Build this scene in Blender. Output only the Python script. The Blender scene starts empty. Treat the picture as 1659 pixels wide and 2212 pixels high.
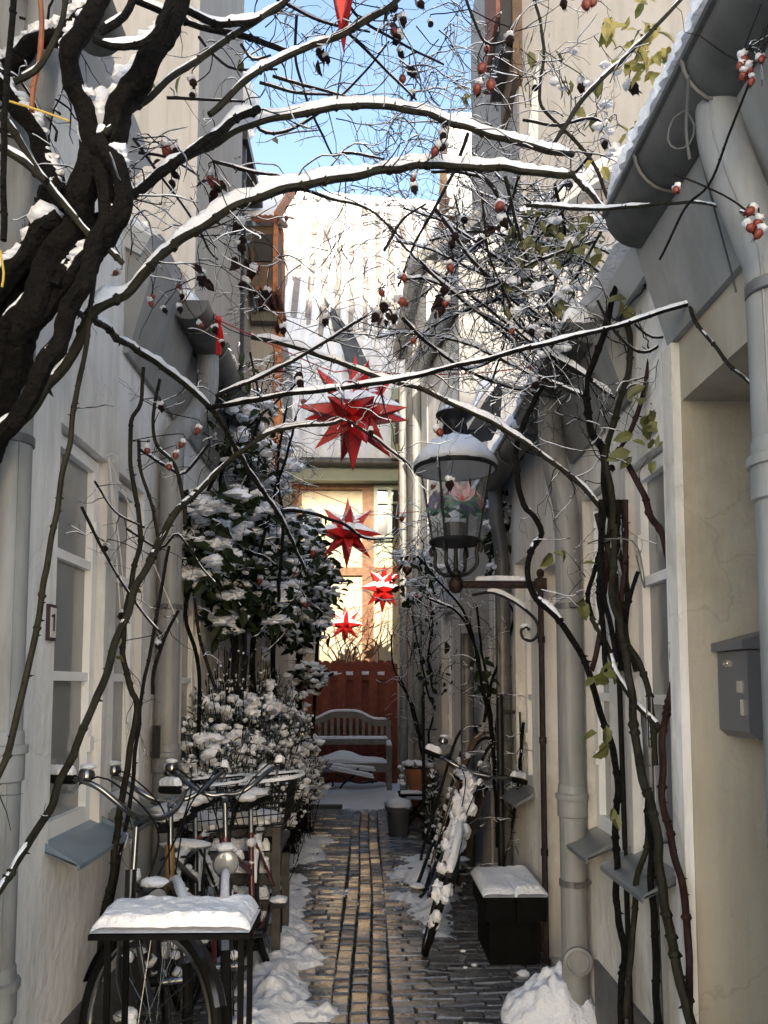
import bpy, math, random
from math import sin, cos, tan, pi, radians, sqrt, atan2
from mathutils import Vector, Matrix, noise
V = Vector
rnd = random.Random(7)
S = bpy.context.scene
COL = S.collection

# ------------------------------------------------------------------ camera
TH, PSI, FP = radians(4.3), radians(1.17), 1687.0
PY0 = 1353.0                              # the lens is shifted up, as the upright verticals of the photo show
CAM = V((0, 0, 1.5))
FW = V((sin(PSI)*cos(TH), cos(PSI)*cos(TH), sin(TH)))
RT = V((cos(PSI), -sin(PSI), 0))
UP = RT.cross(FW)
def ray(px, py): return FW*FP + RT*(px-829.5) + UP*(PY0-py)
def at(px, py, Y):
    d = ray(px, py); return CAM + d*(Y/d.y)
def atx(px, py, X):
    d = ray(px, py); return CAM + d*(X/d.x)
def atz(px, py, Z):
    d = ray(px, py); return CAM + d*((Z-1.5)/d.z)
def pxm(n, Y): return n*Y/FP          # n pixels of the photo, in metres at distance Y

# ------------------------------------------------------------------ materials
def mat(name, col, rough=.6, metal=0, nscale=0, namp=.15, bump=0, bscale=40, col2=None, spec=.5, coat=0, streak=0, cracks=0):
    m = bpy.data.materials.new(name); m.use_nodes = True
    nt = m.node_tree; b = nt.nodes['Principled BSDF']
    b.inputs['Base Color'].default_value = (*col, 1)
    b.inputs['Roughness'].default_value = rough; b.inputs['Metallic'].default_value = metal
    b.inputs['Specular IOR Level'].default_value = spec
    if coat: b.inputs['Coat Weight'].default_value = coat; b.inputs['Coat Roughness'].default_value = .15
    tc = nt.nodes.new('ShaderNodeTexCoord')
    last = None
    if nscale:
        n = nt.nodes.new('ShaderNodeTexNoise'); n.inputs['Scale'].default_value = nscale; n.inputs['Detail'].default_value = 6
        nt.links.new(tc.outputs['Object'], n.inputs['Vector'])
        r = nt.nodes.new('ShaderNodeValToRGB')
        c2 = col2 or tuple(c*(1-namp*2) for c in col)
        r.color_ramp.elements[0].position = .32; r.color_ramp.elements[0].color = (*c2, 1)
        r.color_ramp.elements[1].position = .66; r.color_ramp.elements[1].color = (*col, 1)
        nt.links.new(n.outputs['Fac'], r.inputs['Fac']); last = r.outputs['Color']
        if streak:
            mp = nt.nodes.new('ShaderNodeMapping'); mp.inputs['Scale'].default_value = (3.2, 3.2, .4)
            n2 = nt.nodes.new('ShaderNodeTexNoise'); n2.inputs['Scale'].default_value = 2.2; n2.inputs['Detail'].default_value = 8
            n2.inputs['Roughness'].default_value = .7
            nt.links.new(tc.outputs['Object'], mp.inputs['Vector']); nt.links.new(mp.outputs['Vector'], n2.inputs['Vector'])
            r2 = nt.nodes.new('ShaderNodeValToRGB')
            k = 1-streak
            r2.color_ramp.elements[0].position = .3; r2.color_ramp.elements[0].color = (k, k*.985, k*.95, 1)
            r2.color_ramp.elements[1].position = .55; r2.color_ramp.elements[1].color = (1, 1, 1, 1)
            mx = nt.nodes.new('ShaderNodeMix'); mx.data_type = 'RGBA'; mx.blend_type = 'MULTIPLY'; mx.inputs['Factor'].default_value = 1
            nt.links.new(n2.outputs['Fac'], r2.inputs['Fac'])
            nt.links.new(last, mx.inputs['A']); nt.links.new(r2.outputs['Color'], mx.inputs['B']); last = mx.outputs['Result']
        nt.links.new(last, b.inputs['Base Color'])
    if cracks:                                       # hairline cracks and patched repairs in old render
        nd = nt.nodes.new('ShaderNodeTexNoise'); nd.inputs['Scale'].default_value = 3; nd.inputs['Detail'].default_value = 6
        nt.links.new(tc.outputs['Object'], nd.inputs['Vector'])
        va = nt.nodes.new('ShaderNodeMix'); va.data_type = 'RGBA'; va.blend_type = 'LINEAR_LIGHT'; va.inputs['Factor'].default_value = .35
        nt.links.new(tc.outputs['Object'], va.inputs['A']); nt.links.new(nd.outputs['Color'], va.inputs['B'])
        vo = nt.nodes.new('ShaderNodeTexVoronoi'); vo.feature = 'DISTANCE_TO_EDGE'; vo.inputs['Scale'].default_value = .9
        nt.links.new(va.outputs['Result'], vo.inputs['Vector'])
        cr = nt.nodes.new('ShaderNodeValToRGB'); cr.color_ramp.elements[0].position = .0; cr.color_ramp.elements[0].color = (.45,.43,.40,1); cr.color_ramp.elements[1].position = .007; cr.color_ramp.elements[1].color = (1,1,1,1)
        nt.links.new(vo.outputs['Distance'], cr.inputs['Fac'])
        pn = nt.nodes.new('ShaderNodeTexNoise'); pn.inputs['Scale'].default_value = .75; pn.inputs['Detail'].default_value = 9; pn.inputs['Roughness'].default_value = .62
        nt.links.new(tc.outputs['Object'], pn.inputs['Vector'])
        pr = nt.nodes.new('ShaderNodeValToRGB'); pr.color_ramp.elements[0].position = .42; pr.color_ramp.elements[0].color = (.80,.79,.76,1); pr.color_ramp.elements[1].position = .47; pr.color_ramp.elements[1].color = (1,1,1,1)
        nt.links.new(pn.outputs['Fac'], pr.inputs['Fac'])
        for q, f_ in ((cr, .28), (pr, .8)):
            mx = nt.nodes.new('ShaderNodeMix'); mx.data_type = 'RGBA'; mx.blend_type = 'MULTIPLY'; mx.inputs['Factor'].default_value = f_
            nt.links.new(last, mx.inputs['A']); nt.links.new(q.outputs['Color'], mx.inputs['B']); last = mx.outputs['Result']
        nt.links.new(last, b.inputs['Base Color'])
    if bump:
        n = nt.nodes.new('ShaderNodeTexNoise'); n.inputs['Scale'].default_value = bscale; n.inputs['Detail'].default_value = 5
        nt.links.new(tc.outputs['Object'], n.inputs['Vector'])
        bp = nt.nodes.new('ShaderNodeBump'); bp.inputs['Strength'].default_value = bump; bp.inputs['Distance'].default_value = .02
        nt.links.new(n.outputs['Fac'], bp.inputs['Height']); nt.links.new(bp.outputs['Normal'], b.inputs['Normal'])
    return m

M = {}
M['plaster'] = mat('white_plaster', (.79,.775,.745), .85, nscale=1.6, namp=.05, bump=.4, bscale=22, streak=.28, cracks=1)
M['plaster_grey'] = mat('grey_plaster', (.66,.65,.63), .85, nscale=2, namp=.06, bump=.3, bscale=30, streak=.2, cracks=1)
M['eaves_paint'] = mat('grey_eaves_paint', (.27,.275,.27), .7, nscale=3, namp=.1, bump=.15, bscale=30, streak=.25)
M['beige'] = mat('beige_plaster', (.42,.38,.305), .85, nscale=2.1, namp=.06, bump=.18, bscale=60, streak=.16, cracks=1)
M['cream'] = mat('cream_plaster', (.60,.53,.38), .85, nscale=3, namp=.06, bump=.5, bscale=14, streak=.1)
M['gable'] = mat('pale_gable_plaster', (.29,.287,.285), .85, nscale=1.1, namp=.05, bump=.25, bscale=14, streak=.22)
M['plinth'] = mat('grey_plinth', (.13,.13,.13), .8, nscale=8, namp=.15, bump=.3, bscale=40)
M['zinc'] = mat('zinc_sheet', (.12,.123,.12), .5, .35, nscale=5, namp=.2, bump=.05, bscale=12, streak=.35)
M['zinc_dark'] = mat('dark_zinc', (.16,.16,.16), .5, .4, nscale=7, namp=.2)
M['pipe'] = mat('grey_painted_pipe', (.27,.275,.27), .5, 0, nscale=4, namp=.1, bump=.08, bscale=10, streak=.5)
M['pipe_dark'] = mat('anthracite_pipe', (.035,.035,.04), .45, .2, nscale=6, namp=.15)
M['snow'] = mat('snow', (.84,.85,.88), .7, bump=.55, bscale=55, nscale=9, col2=(.77,.79,.83), spec=.3)
M['troughshade'] = mat('painted_trough_shade', (.30,.28,.275), .75, nscale=5, col2=(.20,.185,.18), bump=.4, bscale=40)  # dark tone standing in for the sun's shading of the tile ripples
M['slush'] = mat('trodden_snow', (.88,.89,.91), .55, bump=.5, bscale=45, nscale=7, col2=(.78,.79,.82), spec=.4)
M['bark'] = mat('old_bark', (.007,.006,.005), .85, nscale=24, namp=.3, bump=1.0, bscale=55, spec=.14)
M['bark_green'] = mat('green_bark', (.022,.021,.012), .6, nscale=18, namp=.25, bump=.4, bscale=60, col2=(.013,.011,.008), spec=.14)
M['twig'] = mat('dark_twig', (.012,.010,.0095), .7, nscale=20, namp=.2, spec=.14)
M['bark_red'] = mat('red_brown_bark', (.030,.014,.012), .6, nscale=18, namp=.25, bump=.4, bscale=60, spec=.14)
M['leaf'] = mat('dark_leaf', (.020,.030,.010), .45, nscale=14, namp=.3, spec=.14)
M['leaf_yel'] = mat('yellow_leaf', (.30,.25,.06), .5, nscale=25, namp=.2, col2=(.13,.14,.03))
M['leaf_ol'] = mat('olive_leaf', (.13,.135,.035), .5, nscale=22, namp=.2, col2=(.07,.075,.02))
M['needle'] = mat('bush_green', (.045,.055,.035), .6, nscale=14, namp=.3)
M['hip'] = mat('rose_hip_red', (.20,.030,.013), .42, nscale=30, namp=.25)
M['hip_dark'] = mat('rose_hip_withered', (.020,.009,.008), .6, nscale=30, namp=.3, bump=.5, bscale=80, spec=.14)
M['red'] = mat('red_star_shell', (.50,.012,.010), .42, nscale=6, namp=.08, bump=.06, bscale=20)
M['cord'] = mat('red_cord', (.33,.015,.03), .7)
M['iron'] = mat('black_iron', (.009,.0085,.0085), .5, .3, nscale=20, namp=.2, bump=.15, bscale=60)
M['rust'] = mat('dark_red_iron', (.030,.013,.011), .6, .2, nscale=22, namp=.3, bump=.5, bscale=60)
M['blackwood'] = mat('black_stained_wood', (.004,.0038,.0035), .8, nscale=9, namp=.25, bump=.3, bscale=30, spec=.14)
M['greywood'] = mat('weathered_wood', (.23,.205,.17), .75, nscale=14, namp=.15, bump=.4, bscale=45)
M['chairwood'] = mat('dark_grey_wood', (.105,.10,.092), .75, nscale=14, namp=.15, bump=.4, bscale=45, spec=.14)
M['redwood'] = mat('red_brown_boards', (.24,.052,.028), .7, nscale=10, namp=.2, bump=.3, bscale=40)
M['timber'] = mat('orange_timber', (.27,.15,.08), .7, nscale=12, namp=.2, bump=.3, bscale=30)
M['brownwood'] = mat('brown_timber', (.10,.062,.035), .75, nscale=12, namp=.2, bump=.3, bscale=30)
M['tile'] = mat('red_roof_tile', (.20,.075,.045), .75, nscale=10, namp=.2, bump=.2, bscale=30)
M['verge'] = mat('orange_brick_verge', (.42,.17,.08), .8, nscale=12, namp=.2, bump=.4, bscale=35)
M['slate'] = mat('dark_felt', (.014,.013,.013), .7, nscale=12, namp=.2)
M['green'] = mat('sage_paint', (.30,.34,.27), .55, nscale=5, namp=.06)
M['white'] = mat('white_frame_paint', (.86,.86,.85), .5, nscale=6, namp=.05)
M['frame_grey'] = mat('grey_frame_paint', (.47,.48,.48), .5, nscale=6, namp=.05)
M['sill'] = mat('blue_grey_sill', (.21,.28,.34), .38, .15, nscale=7, namp=.12)
M['sillz'] = mat('zinc_sill', (.27,.29,.30), .35, .5, nscale=6, namp=.15)
M['pane'] = mat('window_pane', (.26,.262,.255), .07, 0, nscale=2.5, namp=.1, spec=.6)
M['pane_dk'] = mat('dark_window_pane', (.05,.055,.06), .06, 0, spec=.6)
M['box'] = mat('grey_letterbox', (.13,.13,.14), .42, .2, nscale=3, namp=.05)
M['lettersteel'] = mat('bright_steel', (.55,.55,.55), .25, .9)
M['chrome'] = mat('chrome', (.22,.22,.215), .22, 1)
M['rubber'] = mat('black_rubber', (.006,.006,.006), .7, bump=.2, bscale=90, spec=.14)
M['bikeblack'] = mat('black_bike_paint', (.005,.005,.0055), .3, coat=.5)
M['bikered'] = mat('dark_red_bike_paint', (.085,.012,.010), .3, coat=.5)
M['bikegold'] = mat('ochre_bike_paint', (.26,.15,.05), .4)
M['reflector'] = mat('orange_reflector', (.60,.12,.01), .3)
M['lens'] = mat('headlight_lens', (.42,.42,.40), .12, .3)
M['terra'] = mat('terracotta', (.30,.115,.055), .8, nscale=10, namp=.15, bump=.2, bscale=40)
M['tub'] = mat('grey_plastic_tub', (.085,.085,.09), .55, nscale=9, namp=.08)
M['mint'] = mat('mint_enamel', (.34,.47,.43), .4)
M['petal'] = mat('pink_petal', (.72,.50,.53), .5, nscale=18, namp=.08)
M['petal_red'] = mat('rose_petal_vein', (.55,.09,.13), .5)
M['petal_green'] = mat('green_petal', (.12,.24,.19), .5, nscale=12, namp=.15)
M['petal_blue'] = mat('violet_petal', (.22,.20,.33), .5, nscale=12, namp=.15)
M['enamel'] = mat('white_enamel', (.85,.85,.85), .35)
M['burner'] = mat('grey_lamp_holder', (.07,.07,.07), .6)
M['earth'] = mat('dark_ground', (.030,.028,.026), .7, nscale=12, namp=.2, bump=.4, bscale=30)
M['yellow'] = mat('yellow_string', (.55,.36,.05), .6)
M['twine'] = mat('white_twine', (.62,.60,.56), .7)
M['sign'] = mat('enamel_sign', (.60,.58,.55), .4)
M['inkt'] = mat('sign_ink', (.04,.02,.03), .5)
M['orangepipe'] = mat('orange_bark', (.26,.085,.035), .6, nscale=14, namp=.2)

def brick_mat(name, c1, c2, r0, r1):
    m = bpy.data.materials.new(name); m.use_nodes = True; nt = m.node_tree; b = nt.nodes['Principled BSDF']
    tc = nt.nodes.new('ShaderNodeTexCoord')
    n = nt.nodes.new('ShaderNodeTexNoise'); n.inputs['Scale'].default_value = 6; n.inputs['Detail'].default_value = 7
    nt.links.new(tc.outputs['Object'], n.inputs['Vector'])
    v = nt.nodes.new('ShaderNodeTexVoronoi'); v.inputs['Scale'].default_value = 9
    nt.links.new(tc.outputs['Object'], v.inputs['Vector'])
    g = nt.nodes.new('ShaderNodeNewGeometry')
    r = nt.nodes.new('ShaderNodeValToRGB'); r.color_ramp.elements[0].color = (*c1, 1); r.color_ramp.elements[1].color = (*c2, 1)
    nt.links.new(g.outputs['Random Per Island'], r.inputs['Fac']); nt.links.new(r.outputs['Color'], b.inputs['Base Color'])
    mr = nt.nodes.new('ShaderNodeMapRange'); mr.inputs['From Min'].default_value = .35; mr.inputs['From Max'].default_value = .65
    mr.inputs['To Min'].default_value = r0; mr.inputs['To Max'].default_value = r1
    nt.links.new(n.outputs['Fac'], mr.inputs['Value']); nt.links.new(mr.outputs['Result'], b.inputs['Roughness'])
    n2 = nt.nodes.new('ShaderNodeTexNoise'); n2.inputs['Scale'].default_value = 45; n2.inputs['Detail'].default_value = 4
    nt.links.new(tc.outputs['Object'], n2.inputs['Vector'])
    bp = nt.nodes.new('ShaderNodeBump'); bp.inputs['Strength'].default_value = .22; bp.inputs['Distance'].default_value = .012
    nt.links.new(n2.outputs['Fac'], bp.inputs['Height']); nt.links.new(bp.outputs['Normal'], b.inputs['Normal'])
    b.inputs['Specular IOR Level'].default_value = 1.0; b.inputs['Coat Weight'].default_value = 1; b.inputs['Coat Roughness'].default_value = .18; nt.links.new(bp.outputs['Normal'], b.inputs['Coat Normal'])
    return m
M['brick'] = brick_mat('wet_brick', (.060,.060,.062), (.17,.167,.165), .12, .40)
M['glass'] = bpy.data.materials.new('clear_lamp_glass'); M['glass'].use_nodes = True
def _glass():
    nt = M['glass'].node_tree; nt.nodes.clear()
    o = nt.nodes.new('ShaderNodeOutputMaterial'); mx = nt.nodes.new('ShaderNodeMixShader')
    t = nt.nodes.new('ShaderNodeBsdfTransparent'); t.inputs['Color'].default_value = (.95,.96,.96,1)
    g = nt.nodes.new('ShaderNodeBsdfGlossy'); g.inputs['Roughness'].default_value = .04
    f0 = nt.nodes.new('ShaderNodeLayerWeight'); f0.inputs['Blend'].default_value = .25; f = nt.nodes.new('ShaderNodeMapRange'); f.inputs['To Min'].default_value = .03; f.inputs['To Max'].default_value = .6; nt.links.new(f0.outputs['Facing'], f.inputs['Value'])
    nt.links.new(f.outputs['Result'], mx.inputs['Fac']); nt.links.new(t.outputs[0], mx.inputs[1]); nt.links.new(g.outputs[0], mx.inputs[2])
    nt.links.new(mx.outputs[0], o.inputs['Surface'])
_glass()

# ------------------------------------------------------------------ mesh builder
class MB:
    def __init__(s): s.v = []; s.f = []; s.m = []; s.cm = 0; s.T = None
    def add(s, vs, fs):
        n = len(s.v)
        if s.T is not None: vs = [s.T @ V(p) for p in vs]
        s.v += [tuple(p) for p in vs]; s.f += [tuple(i+n for i in f) for f in fs]; s.m += [s.cm]*len(fs)
        return s
    def quad(s, a, b, c, d): return s.add([a,b,c,d], [(0,1,2,3)])
    def box(s, c, d, rz=0, R=None):
        x,y,z = d[0]/2, d[1]/2, d[2]/2
        m = (R.to_3x3() if R else Matrix.Rotation(rz,3,'Z'))
        vs = [V(c)+m@V(p) for p in ((-x,-y,-z),(x,-y,-z),(x,y,-z),(-x,y,-z),(-x,-y,z),(x,-y,z),(x,y,z),(-x,y,z))]
        return s.add(vs, [(3,2,1,0),(4,5,6,7),(0,1,5,4),(1,2,6,5),(2,3,7,6),(3,0,4,7)])
    def bar(s, a, b, w, h, up=V((0,0,1))):      # rectangular bar between two points
        a, b = V(a), V(b); t = (b-a).normalized()
        if abs(t.dot(up)) > .98: up = V((0,1,0))
        sd = t.cross(up).normalized()*w/2; u = sd.cross(t).normalized()*h/2
        vs = [a-sd-u,a+sd-u,a+sd+u,a-sd+u,b-sd-u,b+sd-u,b+sd+u,b-sd+u]
        return s.add(vs, [(0,1,2,3),(7,6,5,4),(0,4,5,1),(1,5,6,2),(2,6,7,3),(3,7,4,0)])
    def tube(s, P, rad, n=8, rough=0, cap=True):
        P = [V(p) for p in P]
        R = rad if isinstance(rad,(list,tuple)) else [rad]*len(P)
        N = None; vs = []; fs = []
        for i,p in enumerate(P):
            t = (P[min(i+1,len(P)-1)]-P[max(i-1,0)])
            t = t.normalized() if t.length > 1e-9 else V((0,0,1))
            if N is None:
                a = V((0,0,1)) if abs(t.z) < .9 else V((1,0,0)); N = (a-t*a.dot(t)).normalized()
            else:
                N = N-t*N.dot(t); N = N.normalized() if N.length > 1e-6 else t.orthogonal().normalized()
            B = t.cross(N)
            for k in range(n):
                a = 2*pi*k/n
                d = N*cos(a)+B*sin(a)
                r = R[i]
                if rough:
                    r *= 1+rough*noise.noise(p*14+d*1.3)+rough*.7*noise.noise(p*45+d*2.2)
                vs.append(p+d*r)
        for i in range(len(P)-1):
            for k in range(n):
                a = i*n+k; b = i*n+(k+1)%n; fs.append((a,b,b+n,a+n))
        if cap: fs.append(tuple(range(n-1,-1,-1))); m = (len(P)-1)*n; fs.append(tuple(range(m,m+n)))
        return s.add(vs, fs)
    def lathe(s, c, prof, n=20, axis=None, cap=True):       # prof = [(r,z)]
        vs = []; fs = []
        Rm = V((0,0,1)).rotation_difference(axis.normalized()).to_matrix() if axis is not None else None
        for r,z in prof:
            for k in range(n):
                p = V((r*cos(2*pi*k/n), r*sin(2*pi*k/n), z))
                vs.append(V(c)+(Rm@p if Rm else p))
        for i in range(len(prof)-1):
            for k in range(n):
                a = i*n+k; b = i*n+(k+1)%n; fs.append((a,b,b+n,a+n))
        if cap: fs.append(tuple(range(n-1,-1,-1))); m = (len(prof)-1)*n; fs.append(tuple(range(m,m+n)))
        return s.add(vs, fs)
    def blob(s, c, rx, ry, rz, n=9, m=6, amp=.18, freq=3., R=None):
        c = V(c); vs = [None]; fs = []; off = V((rnd.random()*50, rnd.random()*50, 0))
        def pt(d):
            k = 1+amp*noise.noise(d*freq*.6+off)+amp*.5*noise.noise(d*freq*1.7+off)
            q = V((d.x*rx*k, d.y*ry*k, d.z*rz*k)); return c+(R@q if R else q)
        vs = [pt(V((0,0,-1)))]
        for i in range(1,m):
            a = -pi/2+pi*i/m
            for k in range(n):
                b = 2*pi*k/n+.3*i; vs.append(pt(V((cos(a)*cos(b), cos(a)*sin(b), sin(a)))))
        vs.append(pt(V((0,0,1)))); T = len(vs)-1
        for k in range(n): fs.append((0, 1+(k+1)%n, 1+k))
        for i in range(m-2):
            for k in range(n):
                a = 1+i*n+k; b = 1+i*n+(k+1)%n; fs.append((a,b,b+n,a+n))
        o = 1+(m-2)*n
        for k in range(n): fs.append((o+k, o+(k+1)%n, T))
        return s.add(vs, fs)
    def prism(s, poly, a, b):                      # poly: list of points, swept from offset a to offset b
        n = len(poly); a, b = V(a), V(b)
        vs = [V(p)+a for p in poly]+[V(p)+b for p in poly]
        fs = [tuple(range(n)), tuple(range(2*n-1,n-1,-1))]+[(i,i+n,(i+1)%n+n,(i+1)%n) for i in range(n)]
        return s.add(vs, fs)
    def leaf(s, p, d, nrm, L, W):
        d = d.normalized(); sd = d.cross(nrm)
        sd = sd.normalized() if sd.length > 1e-5 else d.orthogonal().normalized()
        u = sd.cross(d).normalized(); f = .18*W; dr = -.16*L
        vs = [p, p+d*L*.3+sd*W*.42+u*f, p+d*L*.3-sd*W*.42+u*f, p+d*L*.36, p+d*L*.68+sd*W*.38+u*(f+dr*.4), p+d*L*.68-sd*W*.38+u*(f+dr*.4), p+d*L*.7+u*dr*.4, p+d*L+u*dr]
        return s.add(vs, [(0,3,1),(0,2,3),(1,3,6,4),(3,2,5,6),(4,6,7),(6,5,7)])
    def build(s, name, mats, parent=None, smooth=True, org=None):
        me = bpy.data.meshes.new(name)
        o0 = org if org is not None else (V(parent['_o']) if parent is not None else V((0,0,0)))
        me.from_pydata([(x-o0.x, y-o0.y, z-o0.z) for x,y,z in s.v], [], s.f)
        for mm in (mats if isinstance(mats,(list,tuple)) else [mats]): me.materials.append(M[mm] if isinstance(mm,str) else mm)
        me.polygons.foreach_set('material_index', s.m)
        if smooth: me.polygons.foreach_set('use_smooth', [True]*len(me.polygons))
        me.update()
        if smooth: me.set_sharp_from_angle(angle=radians(38 if smooth is True else smooth))
        o = bpy.data.objects.new(name, me); COL.objects.link(o)
        if parent is not None: o.parent = parent; o['_o'] = tuple(o0)
        else: o.location = o0; o['_o'] = tuple(o0)
        return o

def tag(o, label, cat, group=None, kind=None):
    o['label'] = label; o['category'] = cat
    if group: o['group'] = group
    if kind: o['kind'] = kind
    return o
def thing(name, loc, label, cat, group=None):
    o = bpy.data.objects.new(name, None); COL.objects.link(o); o.location = loc; o['_o'] = tuple(loc)
    o.empty_display_size = .1
    return tag(o, label, cat, group)
def struct(o): o['kind'] = 'structure'; return o
def single(mb, name, mats, loc, label, cat, group=None, smooth=True):
    return tag(mb.build(name, mats, None, smooth, org=V(loc)), label, cat, group)
def dup(o, parent, loc):
    c = o.copy(); COL.objects.link(c); c.parent = parent; c.location = V(loc)-V(parent['_o']); c['_o'] = tuple(loc)
    return c

def smoothpath(P, step=.03, R=None):
    """Catmull-Rom through P; returns points and interpolated radii"""
    P = [V(p) for p in P]; out = []; ro = []
    for i in range(len(P)-1):
        p0 = P[i-1] if i else P[0]*2-P[1]; p1 = P[i]; p2 = P[i+1]; p3 = P[i+2] if i+2 < len(P) else P[i+1]*2-P[i]
        n = max(2, int((p2-p1).length/step))
        for k in range(n):
            t = k/n
            out.append(.5*((2*p1)+(p2-p0)*t+(2*p0-5*p1+4*p2-p3)*t*t+(3*p1-p0-3*p2+p3)*t**3))
            if R: ro.append(R[i]*(1-t)+R[i+1]*t)
    out.append(P[-1]); 
    if R: ro.append(R[-1])
    return (out, ro) if R else out

def snowstrip(mb, P, R, amt=1.0, hk=1.6, wk=1.05, gap=.0, seed=0, base=0):
    """lumpy snow lying along the upper side of a path, in runs with gaps"""
    n = len(P); m = 7; run = []
    def flush():
        if len(run) > 1:
            i0 = len(mb.v); K = m+1
            for r in run: mb.v += [tuple(q) for q in r]
            for a in range(len(run)-1):
                for k in range(K):
                    mb.f.append((i0+a*K+k, i0+a*K+(k+1)%K, i0+(a+1)*K+(k+1)%K, i0+(a+1)*K+k)); mb.m.append(mb.cm)
            mb.f.append(tuple(range(i0+K-1, i0-1, -1))); mb.f.append(tuple(range(i0+(len(run)-1)*K, i0+len(run)*K))); mb.m += [mb.cm]*2
        run.clear()
    for i in range(n):
        p = P[i]; t = P[min(i+1,n-1)]-P[max(i-1,0)]
        t = t.normalized() if t.length > 1e-9 else V((0,1,0))
        flat = max(0, 1-abs(t.z)*1.08)
        h = noise.noise(V((p.x*5+seed, p.y*5, p.z*5+seed*.7)))+.35*noise.noise(p*28+V((seed,0,0)))
        h = min((h*.9+.52-gap)*amt*min(1, flat*2.4), min(i, n-1-i)/2.5)
        u = V((0,0,1))-t*t.z
        if h <= .06 or u.length < 1e-4: flush(); continue
        u.normalize(); sd = t.cross(u); r = R[i]
        H = min(h,1.1)*(hk*r+base); W = r*wk*(.62+.30*min(h,1.0)); ring = []
        for k in range(m):
            a = -pi*.5+pi*k/(m-1); j = 1+.25*noise.noise(p*60+V((k*2.1,seed,0))); z = cos(a)
            ring.append(p+sd*sin(a)*W*j+u*(r*.38+(r*.45+H*j)*max(0,z)**.75))
        ring.append(p+u*r*.1); run.append(ring)
    flush()
    return mb

def patch(fn, x0, x1, y0, y1, st, z0=0):
    """height field: only cells where fn > 0"""
    mb = MB(); nx = int((x1-x0)/st); ny = int((y1-y0)/st); H = {}
    for i in range(nx+1):
        for j in range(ny+1):
            H[i,j] = fn(x0+i*st, y0+j*st)
    ids = {}
    def vid(i,j):
        if (i,j) not in ids:
            ids[i,j] = len(mb.v)
            h = H[i,j]; jx = st*.35*noise.noise(V((i*.9,j*.9,3))); jy = st*.3*noise.noise(V((i*.9,j*.9,9)))
            mb.v.append((x0+i*st+jx, y0+j*st+jy, z0+(h if h > 0 else -.012)))
        return ids[i,j]
    for i in range(nx):
        for j in range(ny):
            if max(H[i,j],H[i+1,j],H[i,j+1],H[i+1,j+1]) > 0:
                mb.f.append((vid(i,j),vid(i+1,j),vid(i+1,j+1),vid(i,j+1))); mb.m.append(0)
    return mb
FHZ = 9.0
EXPO = 2.1
# ------------------------------------------------------------------ ground and path
XL, XR = -1.1, 1.0
g = MB(); g.quad((-90,-60,-.035),(90,-60,-.035),(90,140,-.035),(-90,140,-.035))
struct(g.build('ground', 'earth', None, False))
def right_x(y):                                    # the right-hand house fronts step in towards the end of the alley
    return 1.0 if y < 3.8 else (1.0-.05*(y-3.8)/2.2 if y < 6 else (.95-.13*(y-6) if y < 8.3 else .65-.05*(y-8.3)))
pb = MB()
def brick(x0, x1, y0, y1, z, tilt=.034, rz=0):
    if x1-x0 < .02: return
    cx, cy = (x0+x1)/2, (y0+y1)/2; e = .006
    a, b = rnd.gauss(0,tilt), rnd.gauss(0,tilt*2.2); dz = rnd.gauss(0,.0022); c, s_ = cos(rz), sin(rz)
    def p(x, y, zz):
        dx, dy = x-cx, y-cy
        return (cx+dx*c-dy*s_, cy+dx*s_+dy*c, zz+dz+a*dx+b*dy)
    j = lambda: rnd.uniform(-.0025,.0025)
    o = [p(x0+j(),y0+j(),z-.03), p(x1+j(),y0+j(),z-.03), p(x1+j(),y1+j(),z-.03), p(x0+j(),y1+j(),z-.03)]
    m_ = [(q[0],q[1],q[2]+.023) for q in o]
    t = [p(x0+e,y0+e,z), p(x1-e,y0+e,z), p(x1-e,y1-e,z), p(x0+e,y1-e,z)]
    mid = p(cx, cy, z+.0036)
    pb.add(o+m_+t+[mid], [(0,1,5,4),(1,2,6,5),(2,3,7,6),(3,0,4,7),(4,5,9,8),(5,6,10,9),(6,7,11,10),(7,4,8,11),(8,9,12),(9,10,12),(10,11,12),(11,8,12)])
GX = [-.165,-.075,.018,.112]
y = 1.2; row = 0
while y < 9.62:
    h = .068*rnd.uniform(.93,1.07); wob = .012*sin(y*1.7)
    for side in (-1, 1):
        lo, hi = (XL, GX[0]) if side < 0 else (GX[3], right_x(y)+.02)
        x = lo - (rnd.uniform(.0,.12) if side < 0 else 0); first = True
        x = lo
        while x < hi-.02:
            w = (.212*rnd.uniform(.93,1.05)) if not first else (.212*(rnd.uniform(.4,.6) if row % 2 else rnd.uniform(.9,1.05)))
            first = False
            x1 = min(x+w, hi); 
            if hi-x1 < .05: x1 = hi
            sl = .018*abs(x1)-.018*.112
            brick(x+.004+wob*0, x1-.004, y+.0035, y+h-.0035, -.002+.012*min(1,abs((x+x1)/2)), rz=rnd.gauss(0,.012))
            x = x1
    y += h; row += 1
for c in range(3):
    y = 1.2+c*.05
    while y < 9.62:
        h = rnd.uniform(.075,.13) if c != 1 else rnd.uniform(.085,.15)
        w = .012*sin(y*1.3+c*.3)
        brick(GX[c]+.004+w, GX[c+1]-.004+w, y+.008, y+h-.008, -.006-(.003 if c == 1 else 0), .035, rnd.gauss(0,.02))
        y += h
struct(pb.build('brick_path', 'brick', None, smooth=25))
eb = MB(); eb.box((-.62, 9.66, .0), (.62, .1, .09)); struct(eb.build('kerb', 'plinth', None, False))

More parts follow.
